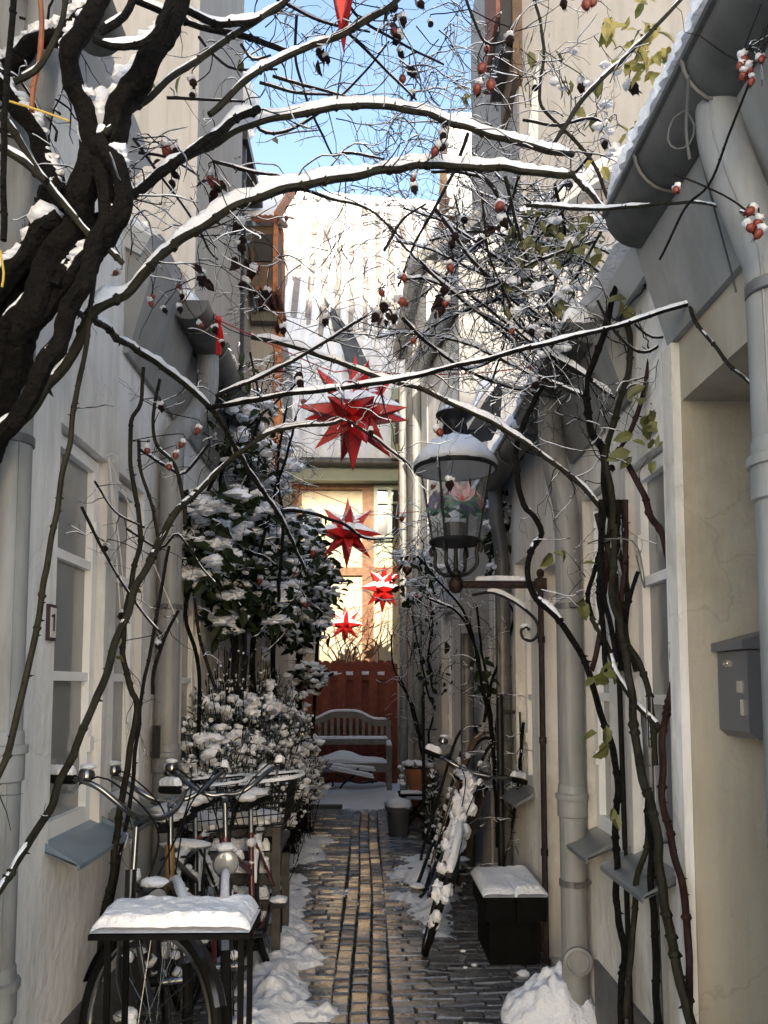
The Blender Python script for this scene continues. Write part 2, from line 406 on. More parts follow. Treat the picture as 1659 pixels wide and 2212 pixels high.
def fb(x, y, k=1): return noise.fractal(V((x*k, y*k, 5.3)), 1.0, 2.0, 4)
def lane(pts):                                       # pts (y, xcentre, halfwidth, height)
    def f(x, y):
        for a, b in zip(pts, pts[1:]):
            if a[0] <= y <= b[0]:
                t = (y-a[0])/(b[0]-a[0]); xc, hw, h = [a[i]*(1-t)+b[i]*t for i in (1,2,3)]
                d = 1-abs(x-xc)/hw
                return (max(-.4,d)*.9+.75*fb(x,y,5)-.12)*h*.9+.016*fb(x,y,19)+.006*fb(x,y,55)-.004
        return -1
    return f
def stuff(o, label, cat): return tag(o, label, cat, kind='stuff')
stuff(patch(lane([(2.5,-.58,.22,.10),(3.6,-.46,.25,.11),(4.6,-.47,.22,.09),(5.4,-.6,.19,.07),(6.2,-.6,.17,.05),(6.3,-.6,.1,.01)]), -1.0,-.05,2.5,6.3,.014).build('snow_patch','slush',None,70), 'long bank of trodden snow between the leaning bicycles and the wet bricks', 'snow')
stuff(patch(lane([(6.5,-.62,.2,.02),(7.0,-.58,.26,.07),(7.7,-.62,.26,.07),(8.1,-.66,.2,.03)]), -1.0,-.2,6.5,8.1,.03).build('snow_patch','slush',None,70), 'small snow patch on the bricks beside the snowy bush', 'snow')
stuff(patch(lane([(4.75,.42,.13,.03),(5.2,.43,.2,.09),(5.8,.46,.26,.10),(6.5,.45,.22,.09),(7.0,.45,.1,.02)]), .1,.9,4.7,7.0,.016).build('snow_patch','slush',None,70), 'snow patch on the right under the leaning sledges and bicycle', 'snow')
stuff(patch(lambda x,y: .07+.02*fb(x,y,3)-.10*max(0,(9.72+.12*fb(x,2,2)-y)*4), -1.05,.5,9.4,12.4,.045, -.03).build('snow_cover','snow',None,70), 'smooth snow cover on the ground before the wooden bench', 'snow')
# ------------------------------------------------------------------ walls with openings
def wall(mb, p0, p1, z0, z1, ops, depth, inn):
    """front from p0 to p1; ops (s0,s1,z0,z1) in metres along it; inn = inward unit vector"""
    p0, p1 = V((*p0,0)), V((*p1,0)); L = (p1-p0).length; t = (p1-p0)/L; inn = V((*inn,0))
    ss = sorted({0,L,*[o[0] for o in ops],*[o[1] for o in ops]}); zs = sorted({z0,z1,*[o[2] for o in ops],*[o[3] for o in ops]})
    P = lambda s, z, d=0: p0+t*s+inn*d+V((0,0,z))
    for a, b in zip(ss, ss[1:]):
        for c, d in zip(zs, zs[1:]):
            if any(o[0]-1e-6 <= a and b <= o[1]+1e-6 and o[2]-1e-6 <= c and d <= o[3]+1e-6 for o in ops): continue
            mb.quad(P(a,c),P(b,c),P(b,d),P(a,d))
    for o in ops:
        a,b,c,d = o[:4]; D = o[4] if len(o) > 4 else depth
        mb.quad(P(a,c),P(a,c,D),P(a,d,D),P(a,d)); mb.quad(P(b,d),P(b,d,D),P(b,c,D),P(b,c))
        mb.quad(P(a,d),P(a,d,D),P(b,d,D),P(b,d)); mb.quad(P(b,c),P(b,c,D),P(a,c,D),P(a,c))
        mb.quad(P(a,c,D),P(b,c,D),P(b,d,D),P(a,d,D))
    return P
def shell(mb, p0, p1, z1, inn, D, zb=0):              # the other sides of a house body, closed
    a, b = V((*p0,0)), V((*p1,0)); i = V((*inn,0))*D; u = V((0,0,z1)); zz = V((0,0,zb))
    mb.quad(a+zz, a+u, a+i+u, a+i+zz); mb.quad(b+zz, b+i+zz, b+i+u, b+u); mb.quad(a+i+zz, a+i+u, b+i+u, b+i+zz); mb.quad(a+u, b+u, b+i+u, a+i+u)
def window(root, P, o, depth=.1, cols=1, rows=3, frame='white', pane='pane', sill=None, bar=.035, lift=.11):
    a,b,c,d = o[:4]; e = .012; f = MB(); D = depth
    def bb(s0,s1,z0,z1,d0,d1):
        v = [P(s0,z0,d0),P(s1,z0,d0),P(s1,z1,d0),P(s0,z1,d0),P(s0,z0,d1),P(s1,z0,d1),P(s1,z1,d1),P(s0,z1,d1)]
        f.add(v, [(0,1,2,3),(7,6,5,4),(0,4,5,1),(1,5,6,2),(2,6,7,3),(3,7,4,0)])
    w = bar*1.7
    c2 = c+.005
    bb(a+e,a+w,c2,d-e,D-.05,D+.0); bb(b-w,b-e,c2,d-e,D-.05,D+.0); bb(a+w,b-w,c2,c+w*1.4,D-.05,D); bb(a+w,b-w,d-w,d-e,D-.05,D)
    for k in range(1,rows):
        z = c+(d-c)*(k/rows if rows != 3 else (.40,.70)[k-1]); bb(a+w,b-w,z-bar/2,z+bar/2,D-.045,D-.005)
    for k in range(1,cols):
        s_ = a+(b-a)*k/cols; bb(s_-bar*.8,s_+bar*.8,c+w,d-w,D-.055,D-.008)
    for z in (c+.22*(d-c), c+.8*(d-c)): bb(b-w-.01,b-w+.03,z-.03,z+.03,D-.065,D-.05)      # hinges
    fr = f.build('window', frame, root, False)
    g_ = MB(); g_.quad(P(a+w*.6,c+w*.6,D-.02),P(b-w*.6,c+w*.6,D-.02),P(b-w*.6,d-w*.6,D-.02),P(a+w*.6,d-w*.6,D-.02)); g_.build('pane', pane, fr, False)
    if sill:
        s_ = MB(); o_ = -.12; zz = c+.002
        A = [(zz+.02,D-.05),(zz+.004,0),(zz-.045,o_),(zz-.062,o_+.002),(zz-.062,o_+.007),(zz-.050,o_+.008),(zz-.003,.001)]
        n = len(A); s_.add([P(a-.03,z_,d_) for z_,d_ in A]+[P(b+.03,z_,d_) for z_,d_ in A], [tuple(range(n)),tuple(range(2*n-1,n-1,-1))]+[(i,i+n,(i+1)%n+n,(i+1)%n) for i in range(n)])
        for q0 in (a-.03,b+.026):
            q1 = q0+.004; v = [P(q0,zz+.03,-.002),P(q1,zz+.03,-.002),P(q1,zz-.035,o_+.01),P(q0,zz-.035,o_+.01),P(q0,zz,-.002),P(q1,zz,-.002),P(q1,zz-.047,o_+.01),P(q0,zz-.047,o_+.01)]
            s_.add(v, [(0,1,2,3),(7,6,5,4),(0,4,5,1),(1,5,6,2),(2,6,7,3),(3,7,4,0)])
        s_.build('sill', sill, fr, False)
    return fr
def roofslab(root, e0, e1, r0, r1, th=.1, snow=.09, m='frame_grey', seed=0, ripple=.0, n=26, k=18):
    """pitched slab eave e0-e1, ridge r0-r1, with a lumpy snow layer"""
    e0,e1,r0,r1 = V(e0),V(e1),V(r0),V(r1); nm = (e1-e0).cross(r0-e0).normalized(); nm = nm if nm.z > 0 else -nm
    b = MB(); q = [e0,e1,r1,r0]; b.add(q+[p-nm*th for p in q], [(0,1,2,3),(7,6,5,4),(0,4,5,1),(1,5,6,2),(2,6,7,3),(3,7,4,0)])
    ro = b.build('roof', m, root, False)
    if snow:
        s_ = MB(); vs = []; fs = []
        for j in range(k+1):
            for i in range(n+1):
                u, w = i/n, j/k
                p = (e0*(1-u)+e1*u)*(1-w)+(r0*(1-u)+r1*u)*w
                ed = min(1, min(u,1-u)*n*.6+.25, w*k*.6+.45)
                h = snow*ed*(1+.5*noise.noise(p*2.1+V((seed,0,0)))+.3*noise.noise(p*6))
                vs.append(p+nm*h+(-(r0-e0).normalized()*.03 if j == 0 else V((0,0,0))))
        N = n+1
        for j in range(k):
            for i in range(n): fs.append((j*N+i, j*N+i+1, (j+1)*N+i+1, (j+1)*N+i))
        o_ = len(vs)
        vs += [e0*(1-i/n)+e1*(i/n) for i in range(N)]
        for i in range(n): fs.append((i, o_+i, o_+i+1, i+1))
        o2 = len(vs); vs += [e0*(1-j/k)+r0*(j/k) for j in range(k+1)]; o3 = len(vs); vs += [e1*(1-j/k)+r1*(j/k) for j in range(k+1)]
        for j in range(k): fs.append((j*N, (j+1)*N, o2+j+1, o2+j)); fs.append((j*N+n, o3+j, o3+j+1, (j+1)*N+n))
        s_.add(vs, fs); s_.build('snow', 'snow', ro, 60)
    return ro
def gutter(root, x, z, y0, y1, r=.085, snow=.05, out=-1, endcap=None, bands=()):
    """half-round gutter along the alley; out = direction of its lip"""
    b = MB(); n = 12; prof = [(cos(pi+pi*k/n)*r, sin(pi+pi*k/n)*r) for k in range(n+1)]
    pin = [(cos(pi+pi*k/n)*(r-.006), sin(pi+pi*k/n)*(r-.006)) for k in range(n,-1,-1)]
    full = prof+pin; N = len(full)
    vs = [(x+a, yy, z+c) for yy in (y0,y1) for a,c in full]
    b.add(vs, [(i,i+N,(i+1)%N+N,(i+1)%N) for i in range(N)])
    for yy in (y0,y1):
        b.add([(x+a,yy,z+c) for a,c in prof], [tuple(range(n+1))])
    b.tube([(x+out*r,y0,z+.004),(x+out*r,y1,z+.004)], .012, 8)
    for yy in bands:
        pr = [(x+cos(pi+pi*k/n)*(r+.006), yy, z+sin(pi+pi*k/n)*(r+.006)) for k in range(n+1)]
        b.tube(pr, .006, 5)
    gu = b.build('gutter', 'zinc', root)
    if snow:
        P = [V((x+out*r*.45, y0+.02+(y1-y0-.04)*i/90, z-.005)) for i in range(91)]
        s_ = MB(); snowstrip(s_, P, [r*.75]*91, 1.5, .2, 1.0, -.6, seed=y0, base=snow*.7); s_.build('snow','snow',gu,60)
    return gu
def downpipe(root, pts, r=.052, m='pipe', collars=(), brackets=(), wallx=None, n=16, smooth=True):
    P = smoothpath(pts,.02) if smooth else [V(p) for p in pts]
    b = MB(); b.tube(P, r, n)
    sx_ = -1 if P[-1].x > 0 else 1
    b.tube([p+V((sx_*r*.72,-r*.68,0)) for p in P], .0035, 5)
    x, y = P[-1].x, P[-1].y
    for z in collars:
        b.lathe((x,y,z), [(r,-.09),(r+.008,-.085),(r+.008,-.012),(r+.016,-.01),(r+.016,.012),(r+.006,.016),(r+.004,.05),(r,.055)], n)
    dp = b.build('downpipe', m, root)
    for z in brackets:
        k = MB(); k.lathe((x,y,z), [(r+.001,-.014),(r+.006,-.013),(r+.006,.013),(r+.001,.014)], n)
        if wallx is not None: k.box(((x+wallx)/2+(r/2)*(1 if wallx > x else -1), y, z), (abs(wallx-x)-r+.02, .012, .012))
        k.box((x, y-r-.012, z), (.025,.02,.02)); k.build('bracket','zinc_dark',dp)
    return dp
def cornice(root, x, z, y0, y1, inn, h=.36, out=.16, m='eaves_paint'):
    """sloping eaves board under a gutter; inn=+1: wall on the right"""
    b = MB(); s_ = -inn
    poly = [V((x-.002*inn,0,z)), V((x+s_*.022,0,z)), V((x+s_*out,0,z+h)), V((x-.002*inn,0,z+h))]
    b.prism(poly, (0,y0,0), (0,y1,0))
    return b.build('cornice', m, root, False)
def snowridge(parent, P, r, **k):
    s_ = MB(); snowstrip(s_, P, [r]*len(P), **k); return s_.build('snow','snow',parent,60)

def house(loc, label, group='terraced houses lining the alley'):
    return thing('terraced_house', loc, label, 'house', group)
# ---- left side
h = house((XL-1,1,0), 'white plastered house nearest on the left, with a tall window over a blue sill')
b = MB(); o1 = (1.26, 1.77, .93, 2.44, .10); o0 = (.08,.5,.15,2.42,.25)
P = wall(b, (XL,1.5), (XL,3.33), 0, 3.75, [o0,o1], .14, (-1,0)); shell(b, (XL,1.5), (XL,3.33), 3.75, (-1,0), 3.2)
b.build('wall','plaster',h,False); window(h,P,o1,.085,1,3,sill='sill'); window(h,P,o0,.2,1,2,frame='frame_grey')
pl = MB(); pl.box((XL+.008,2.41,.14),(.02,1.81,.3)); pl.build('plinth','plinth',h,False)
roofslab(h,(XL+.1,1.5,3.8),(XL+.1,3.33,3.8),(XL-3.2,1.5,6.2),(XL-3.2,3.33,6.2))
gutter(h, XL+.16, 3.78, 1.5, 2.6, bands=(1.2,2.0))
e = at(40,1300,2.25)
downpipe(h, [(XL+.16,2.2,3.68),(XL+.14,2.2,3.45),(XL+.09,2.23,3.15),(XL+.075,2.22,2.8),(XL+.075,2.22,2.0),(XL+.075,2.22,.0)], .056, 'pipe', collars=(1.32,.68), brackets=(2.2,.3), wallx=XL)

h = house((XL-1,4.6,0), 'white house on the left with a red ribbon on its gutter')
b = MB(); o1 = (.08,.48,.93,2.44,.10); o2 = (1.32,1.80,.95,2.40,.10)
P = wall(b, (XL,3.33), (XL,6.0), 0, 3.5, [o1,o2], .13, (-1,0)); shell(b, (XL,3.33), (XL,6.0), 3.5, (-1,0), 3.0)
b.build('wall','plaster',h,False); window(h,P,o1,.085,1,3,sill='sillz'); window(h,P,o2,.085,1,3,sill='sill',frame='white')
pl = MB(); pl.box((XL+.008,4.66,.13),(.02,2.6,.28)); pl.build('plinth','plinth',h,False)
roofslab(h,(XL+.12,3.4,3.52),(XL+.12,6.0,3.52),(XL-3.,3.4,5.2),(XL-3.,6.0,5.2), seed=4)
cornice(h, XL, 2.985, 3.42, 4.24, -1, .48, .15); cornice(h, XL, 2.985, 4.26, 5.98, -1, .5, .12)
gu = gutter(h, XL+.19, 3.44, 3.83, 5.95, .1, bands=(3.98,4.35,4.9))
downpipe(h, [(XL+.19,4.32,3.37),(XL+.19,4.30,3.16),(XL+.15,4.22,2.98),(XL+.08,4.06,2.80),(XL+.075,4.02,2.6),(XL+.075,4.02,2.0),(XL+.075,4.02,0)], .062, 'pipe', collars=(1.15,), brackets=(1.9,.9), wallx=XL)
hook = MB(); hook.box((XL+.05,3.93,1.22),(.03,.04,.16)); hook.build('shutter_catch','iron',h,False)

h = house((XL-1,8.2,0), 'white low house on the left behind the bush, with an anthracite downpipe')
b = MB(); o1 = (.75,1.3,.95,2.4,.12); o2 = (2.2,2.8,.95,2.4,.12)
P = wall(b, (XL,6.0), (XL,12.3), 0, 3.3, [o1,o2], .12, (-1,0)); shell(b, (XL,6.0), (XL,12.3), 3.3, (-1,0), .45)
b.build('wall','plaster_grey',h,False); window(h,P,o1,.11,2,3); window(h,P,o2,.11,2,3)
roofslab(h,(XL+.12,6.0,3.3),(XL+.12,12.3,3.3),(XL-.5,6.0,3.85),(XL-.5,12.3,3.85), seed=9)
gutter(h, XL+.18, 3.26, 6.05, 12.2, .09)
downpipe(h, [(XL+.17,6.12,3.2),(XL+.17,6.12,3.0),(XL+.1,6.08,2.7),(XL+.1,6.08,2.0),(XL+.1,6.08,0)], .06, 'pipe_dark', collars=(1.3,))

def gable(loc, label, x0, x1, y0, y1, z, m='gable', name='gabled_house', grp='tall houses rising behind the low fronts', ridge=None):
    r = thing(name, loc, label, 'house', grp); b = MB()
    b.box(((x0+x1)/2,(y0+y1)/2,z/2),(x1-x0,y1-y0,z)); b.build('wall',m,r,False)
    return r
# tall left gable: corner pilaster and string course
q = at(428,300,6.6).x
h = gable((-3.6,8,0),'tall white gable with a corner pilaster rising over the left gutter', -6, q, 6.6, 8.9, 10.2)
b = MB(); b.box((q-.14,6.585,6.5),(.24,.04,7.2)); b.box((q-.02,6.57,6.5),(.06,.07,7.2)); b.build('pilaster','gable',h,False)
roofslab(h,(q+.15,6.4,10.25),(q+.15,9.0,10.25),(-3.8,6.4,13),(-3.8,9.0,13))
b = MB(); w0 = at(300,480,6.58); w1 = at(318,555,6.58); b.box(((w0.x+w1.x)/2,6.585,(w0.z+w1.z)/2),(w1.x-w0.x,.04,w0.z-w1.z)); b.build('window','frame_grey',h,False)
q2 = at(500,500,9.3).x; zt = at(500,312,9.3).z
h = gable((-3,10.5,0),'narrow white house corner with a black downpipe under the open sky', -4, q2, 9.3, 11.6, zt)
downpipe(h, [(q2+.09,9.36,zt+.25),(q2+.09,9.36,zt),(q2+.09,9.36,zt-1.2),(q2+.09,9.36,5.0)], .075,'pipe_dark')
b = MB(); b.box((q2-.3,9.9,zt+.06),(1.0,1.4,.12)); b.build('eaves','pipe_dark',h,False)
c0, c1 = at(415,312,9.6), at(517,185,9.6)
cm = MB(); cm.box(((c0.x+c1.x)/2,9.95,(zt+c1.z)/2),(c1.x-c0.x,.62,c1.z-zt-.1)); ch = cm.build('chimney','gable',h,False)
s_ = MB(); 
for i in range(9): s_.blob((c0.x+(c1.x-c0.x)*(i%3+.5)/3, 9.7+.22*(i//3), c1.z-.02), .30,.26,.26, 10,7,.25)
for i in range(8): s_.blob((c0.x+(c1.x-c0.x)*(rnd.random()), 9.62, c1.z-.3-.5*rnd.random()), .22,.1,.16, 9,6,.3)
s_.build('snow','snow',ch,60)
roofslab(h,(q2+.1,9.3,zt+.12),(q2+.1,11.6,zt+.12),(-3.4,9.3,zt+2.2),(-3.4,11.6,zt+2.2))
# left house with projecting eaves box
Y = 10.95; x1 = at(600,700,Y).x; x0 = at(500,700,Y).x; zb = at(570,668,Y).z; ztp = at(570,530,Y).z
h = gable((x0-1,12,0),'pale house at the left end with a boxed brown eave', x0-2.2, x1, Y, 13.2, zb+.02)
b = MB(); e0 = at(543,668,Y-.5); e1 = at(600,668,Y-.5); b.box(((e0.x+e1.x)/2,Y-.1,zb+(ztp-zb)*.5),(e1.x-e0.x,.9,(ztp-zb)*.92)); b.build('eaves_box','brownwood',h,False)
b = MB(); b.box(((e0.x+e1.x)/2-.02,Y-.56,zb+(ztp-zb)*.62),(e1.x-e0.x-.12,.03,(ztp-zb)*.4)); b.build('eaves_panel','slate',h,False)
b = MB()
for k in range(5): b.tube([(e0.x+.02+(e1.x-e0.x)*(k+.5)/5,Y-.66,ztp+.0),(e0.x+.02+(e1.x-e0.x)*(k+.5)/5,Y+.4,ztp+.55)], .05, 8)
b.build('roof','tile',h); b = MB()
for k in range(4): b.tube([(e0.x+.05+(e1.x-e0.x)*(k+.5)/4,Y-.62,zb-.01),(e0.x+.05+(e1.x-e0.x)*(k+.5)/4,Y+.3,zb-.01)], .035, 8)
b.build('rafter_ends','tile',h)
s_ = MB(); vs = []; 
n_, k_ = 14, 20
for j in range(k_+1):
    for i in range(n_+1):
        px = e0.x-1.2+(e1.x-e0.x+1.2)*i/n_; p = V((px, Y-.6+j*.17, ztp+.09+j*.17*.85)); 
        p.z += .05*noise.noise(p*2.4)+.07*noise.noise(V((px*3,j*1.1,2)))-(.08 if j == 0 else 0); vs.append(p)
s_.add(vs, [(j*(n_+1)+i,j*(n_+1)+i+1,(j+1)*(n_+1)+i+1,(j+1)*(n_+1)+i) for j in range(k_) for i in range(n_)])
s_.add([(e0.x-1.2,Y-.6,ztp+.0),(e1.x,Y-.6,ztp+.0),(e1.x,Y-.6+3.4,ztp+2.85),(e0.x-1.2,Y-.6+3.4,ztp+2.85)], [(0,1,2,3)])
s_.build('snow','snow',h,60)
b = MB(); b.prism([V((x1+.005,Y-.62,ztp-.06)),V((x1+.005,Y-.62,ztp+.12)),V((x1+.005,Y+2.85,ztp+3.02)),V((x1+.005,Y+2.85,ztp+2.84))],(0,0,0),(.06,0,0)); b.box((x1+.03,Y-.57,(zb+ztp)/2-.05),(.06,.07,ztp-zb)); b.build('verge_board','verge',h,False)
b = MB(); b.box((x1+.01,Y+.02,2.8+zb/2-1),(.12,.12,zb-1.2)); b.build('corner_post','verge',h,False)
gb = MB(); ga = at(545,685,Y-.14); gb.box(((e0.x+e1.x)/2-.05,Y-.1,ga.z),(e1.x-e0.x,.16,.14)); gb.build('gutter','zinc',h,False)
# ---- right side
h = house((XR+1,0,0),'beige house nearest on the right, with a deep doorway and a grey letterbox')
b = MB(); od = (.55,1.21,.0,2.405,.75)
P = wall(b,(XR,1.2),(XR,2.50),0,3.05,[od],.3,(1,0)); shell(b,(XR,1.2),(XR,2.50),3.05,(1,0),3.0)
b.build('wall','beige',h,False)
d_ = MB(); d_.box((XR+.72,2.08,1.2),(.05,.64,2.35)); dr = d_.build('door','greywood',h,False)
hd = MB(); hd.tube([(XR+.67,1.86,1.05),(XR+.63,1.86,1.05),(XR+.63,1.98,1.05)],.01,8); hd.build('handle','chrome',dr)
cornice(h,XR,2.605,1.21,2.46,1,.40,.14)
b = MB(); b.box((XR-.012,2.46,1.2),(.03,.08,2.8)); b.build('pilaster','plaster',h,False)
gu = gutter(h,XR-.125,3.02,1.1,2.42,.106,bands=(1.45,1.78,2.12),snow=.06)
roofslab(h,(XR-.1,1.15,3.10),(XR-.1,2.42,3.10),(XR+3,1.15,5.2),(XR+3,2.42,5.2),seed=14)
downpipe(h,[(XR-.13,1.82,2.96),(XR-.13,1.81,2.84),(XR-.115,1.77,2.69),(XR-.08,1.74,2.53),(XR-.075,1.71,2.37),(XR-.075,1.70,1.5),(XR-.075,1.70,0)],.056,'pipe',collars=(2.0,.55),brackets=(2.4,),wallx=XR)

h = house((XR+1,3.1,0),'white house on the right whose downpipe has a round cleaning lid')
b = MB(); o1 = (.07,.46,.86,2.33,.10); o2 = (.72,1.07,.84,2.36,.10)
P = wall(b,(XR,2.51),(XR,3.86),0,2.98,[o1,o2],.13,(1,0)); shell(b,(XR,2.51),(XR,3.86),2.98,(1,0),3.0)
b.build('wall','plaster',h,False); window(h,P,o1,.085,1,3,sill='sillz',frame='white'); window(h,P,o2,.085,1,3,sill='sillz',frame='white')
pl = MB(); pl.box((XR-.006,3.0,.15),(.02,.95,.32)); pl.build('plinth','plinth',h,False)
cornice(h,XR,2.57,2.86,3.70,1,.3,.13)
gutter(h,XR-.13,2.92,2.95,4.06,.085,bands=(3.2,3.5),snow=.05)
roofslab(h,(XR-.1,2.53,3.0),(XR-.1,3.9,3.0),(XR+3,2.53,5.0),(XR+3,3.9,5.0),seed=18)
dp = downpipe(h,[(XR-.13,3.60,2.86),(XR-.14,3.60,2.72),(XR-.12,3.59,2.52),(XR-.085,3.56,2.33),(XR-.08,3.55,2.15),(XR-.08,3.55,1.5),(XR-.08,3.55,0)],.058,'pipe',collars=(1.0,),brackets=(1.86,.62),wallx=XR)
c_ = MB(); c_.lathe((XR-.085,3.545-.058,.30),[(.055,-.02),(.062,.0),(.062,.018),(.05,.022),(.046,.014),(.0,.016)],24,axis=V((-.12,-1,0))); c_.build('cleaning_lid','pipe',dp)
# further right fronts
def rfront(y0,y1,x0,x1,z,ops,label,m='plaster',D=3.,wk=None,rz=None):
    h = house(((x0+x1)/2+1,(y0+y1)/2,0),label); b = MB()
    n = V((y1-y0,-(x1-x0))).normalized()
    P = wall(b,(x0,y0),(x1,y1),0,z,ops,.12,(n.x,n.y)); shell(b,(x0,y0),(x1,y1),z,(n.x,n.y),D); b.build('wall',m,h,False)
    for o in ops:
        if o[2] > .3: window(h,P,o,.11,2,3,sill='sillz')
        else:
            d = MB(); a,bb,c,dd = o[:4]; v=[P(a+.01,c,.09),P(bb-.01,c,.09),P(bb-.01,dd-.01,.09),P(a+.01,dd-.01,.09),P(a+.01,c,.115),P(bb-.01,c,.115),P(bb-.01,dd-.01,.115),P(a+.01,dd-.01,.115)]
            d.add(v,[(0,1,2,3),(7,6,5,4),(0,4,5,1),(1,5,6,2),(2,6,7,3),(3,7,4,0)]); 
            for zz in (.5,1.15): d.add([P(a+.1,zz-.25,.085),P(bb-.1,zz-.25,.085),P(bb-.1,zz+.25,.085),P(a+.1,zz+.25,.085)],[(0,1,2,3)])
            dr = d.build('door','frame_grey',h,False); k = MB(); q = P(a+.06,1.02,.05); k.tube([P(a+.06,1.02,.09),q,P(a+.14,1.02,.05)],.009,6); k.build('handle','chrome',dr)
    return h
h = rfront(3.87,6.0,1.0,.95,3.0,[(.18,.56,.0,2.15),(.78,1.25,.84,2.3),(1.55,2.0,.84,2.3)],'white house on the right behind the lantern, with a dark felted eave')
gutter(h,.84,2.88,4.1,5.9,.075,bands=(4.5,5.2),snow=.06)
roofslab(h,(.86,3.9,3.0),(.82,6.0,3.0),(3.6,3.9,4.9),(3.6,6.0,4.9),seed=22)
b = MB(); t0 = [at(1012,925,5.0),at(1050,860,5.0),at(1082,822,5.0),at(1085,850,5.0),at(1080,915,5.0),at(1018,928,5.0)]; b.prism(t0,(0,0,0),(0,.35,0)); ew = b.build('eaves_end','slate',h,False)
q = MB(); pth = smoothpath([at(1000,935,5.02),at(1040,862,5.02),at(1080,815,5.02)],.02); snowstrip(q,pth,[.03]*len(pth),1.6,1.5,1.3,-.5); q.build('snow','snow',ew,60)
downpipe(h,[(.86,5.2,2.82),(.87,5.2,2.6),(.90,5.2,2.3),(.90,5.2,1.2),(.90,5.2,0)],.05,'zinc_dark',collars=(1.15,))
h = rfront(6.02,8.3,.94,.65,4.9,[(.25,.75,.0,2.1),(1.2,1.7,.9,2.2)],'tall white house on the right where the alley narrows','plaster_grey')
downpipe(h,[(.80,6.3,4.8),(.80,6.3,3.5),(.80,6.3,2.0),(.80,6.3,0)],.055,'zinc_dark')
b = MB(); b.box((.83,6.04,3.4),(.22,.05,3.0)); b.build('pilaster','gable',h,False)
roofslab(h,(.78,6.0,4.95),(.48,8.3,4.95),(3.6,6.0,6.9),(3.3,8.3,6.9),seed=26)
h = rfront(8.32,11.0,.64,.53,6.2,[(.5,1.0,.9,2.2)],'cream house at the far right with an orange corner timber','plaster_grey')
for xx,yy in ((.56,8.9),(.47,10.3)): downpipe(h,[(xx,yy,5.6),(xx,yy,3.),(xx,yy,2.3),(xx,yy,2.0),(xx,yy,1.6),(xx,yy,0)],.055,'pipe',collars=(.95,))
b = MB(); pA = at(880,610,10.95); pB = at(880,712,10.95); b.box((pA.x+.02,10.9,(pA.z+pB.z)/2),(.14,.25,pA.z-pB.z)); b.build('corner_timber','timber',h,False)
b = MB(); pA = at(873,1000,9.6); b.box((pA.x+.05,11.03,4.2),(.13,.06,3.4)); b.build('corner_post','timber',h,False)
roofslab(h,(.5,8.3,6.25),(.39,11.0,6.25),(3.4,8.3,8.3),(3.1,11.0,8.3),seed=28)
# tall right gable
Y = 6.2; q = at(1117,200,Y).x
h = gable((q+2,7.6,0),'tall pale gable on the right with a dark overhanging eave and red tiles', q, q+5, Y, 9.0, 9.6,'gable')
za = at(1100,130,Y).z
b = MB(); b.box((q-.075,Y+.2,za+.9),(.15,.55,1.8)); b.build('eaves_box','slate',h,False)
b = MB(); b.box((q-.01,Y+.2,za+.35),(.08,.6,1.2)); b.build('bargeboard','brownwood',h,False)
b = MB(); b.box((q-.17,Y+.2,za+1.15),(.035,.6,1.7)); b.build('roof','tile',h,False)
b = MB(); b.box((q+.16,Y-.012,5),(.30,.025,9.6)); b.build('pilaster','gable',h,False)
b = MB(); w0 = at(1137,180,Y-.05); w1=at(1152,310,Y-.05); b.prism([w0+V((.06,0,0)),V((w0.x,w0.y,w1.z)),V((w1.x+.04,w0.y,w1.z)),V((w1.x+.06,w0.y,w1.z+.8))],(0,0,0),(0,.04,0)); b.build('flashing','frame_grey',h,False)
# snowy roof further right
Y = 12.5; a0, a1 = at(955,470,Y), at(1130,470,Y); r0, r1 = at(965,258,Y+2.5), at(1130,250,Y+2.5)
h = gable((a0.x+1,14,0),'house with a deep snow covered roof behind the right gable', a0.x+.1, a1.x+2, Y+.1, Y+4.6, a0.z-.1)
roofslab(h,a0,V((a1.x+2,Y,a0.z)),r0,V((r1.x+2,Y+2.5,r0.z)),snow=.16,seed=31)
b = MB(); b.prism([a0+V((0,-.05,-1)),a0+V((.25,-.05,-1)),a0+V((.22,0,.2)),r0+V((.1,0,.1)),r0+V((-.05,0,.05)),a0+V((0,-.05,.1))],(0,0,0),(-.06,0,0)); b.build('bargeboard','brownwood',h,False)
# ---- the half-timbered house across the end
Y = 13.2
h = thing('half_timbered_house',(0,15,0),'sunlit half timbered house with a steep snowy pantile roof closing the alley','house')
eL, eR = at(560,992,Y), at(960,1018,Y); ze = (eL.z+eR.z)/2
tl = at(585,448,18.2); zr = tl.z
b = MB(); b.box(((eL.x+eR.x)/2,Y+3.2,ze/2-.1),(eR.x-eL.x+.6,6,ze-.2)); b.build('wall','cream',h,False)
zf = at(700,1040,Y).z
b = MB(); b.box(((eL.x+eR.x)/2,Y+.1,(zf+ze)/2-.03),(eR.x-eL.x+.7,.45,(ze-zf)-.04)); b.build('eaves_board','green',h,False)
b = MB(); b.tube([(eL.x-.3,Y-.16,ze+.02),(eR.x+.3,Y-.16,ze-.02)],.085,12); b.build('gutter','zinc',h)
t = MB(); pr = .045
xT = at(795,1200,Y+.2); t.box((xT.x,Y+.18,zf/2),(.2,.12,zf)); xT2 = at(640,1200,Y+.2); t.box((xT2.x,Y+.18,zf/2),(.17,.12,zf)); t.box(((eL.x+eR.x)/2,Y+.178,zf-.05),(eR.x-eL.x+.4,.12,.1))
zz = at(800,1232,Y).z; t.box(((eL.x+eR.x)/2,Y+.176,zz),(eR.x-eL.x+.4,.12,.14)); t.box((at(880,1200,Y).x,Y+.18,zf/2),(.17,.12,zf)); t.build('timber_frame','timber',h,False)
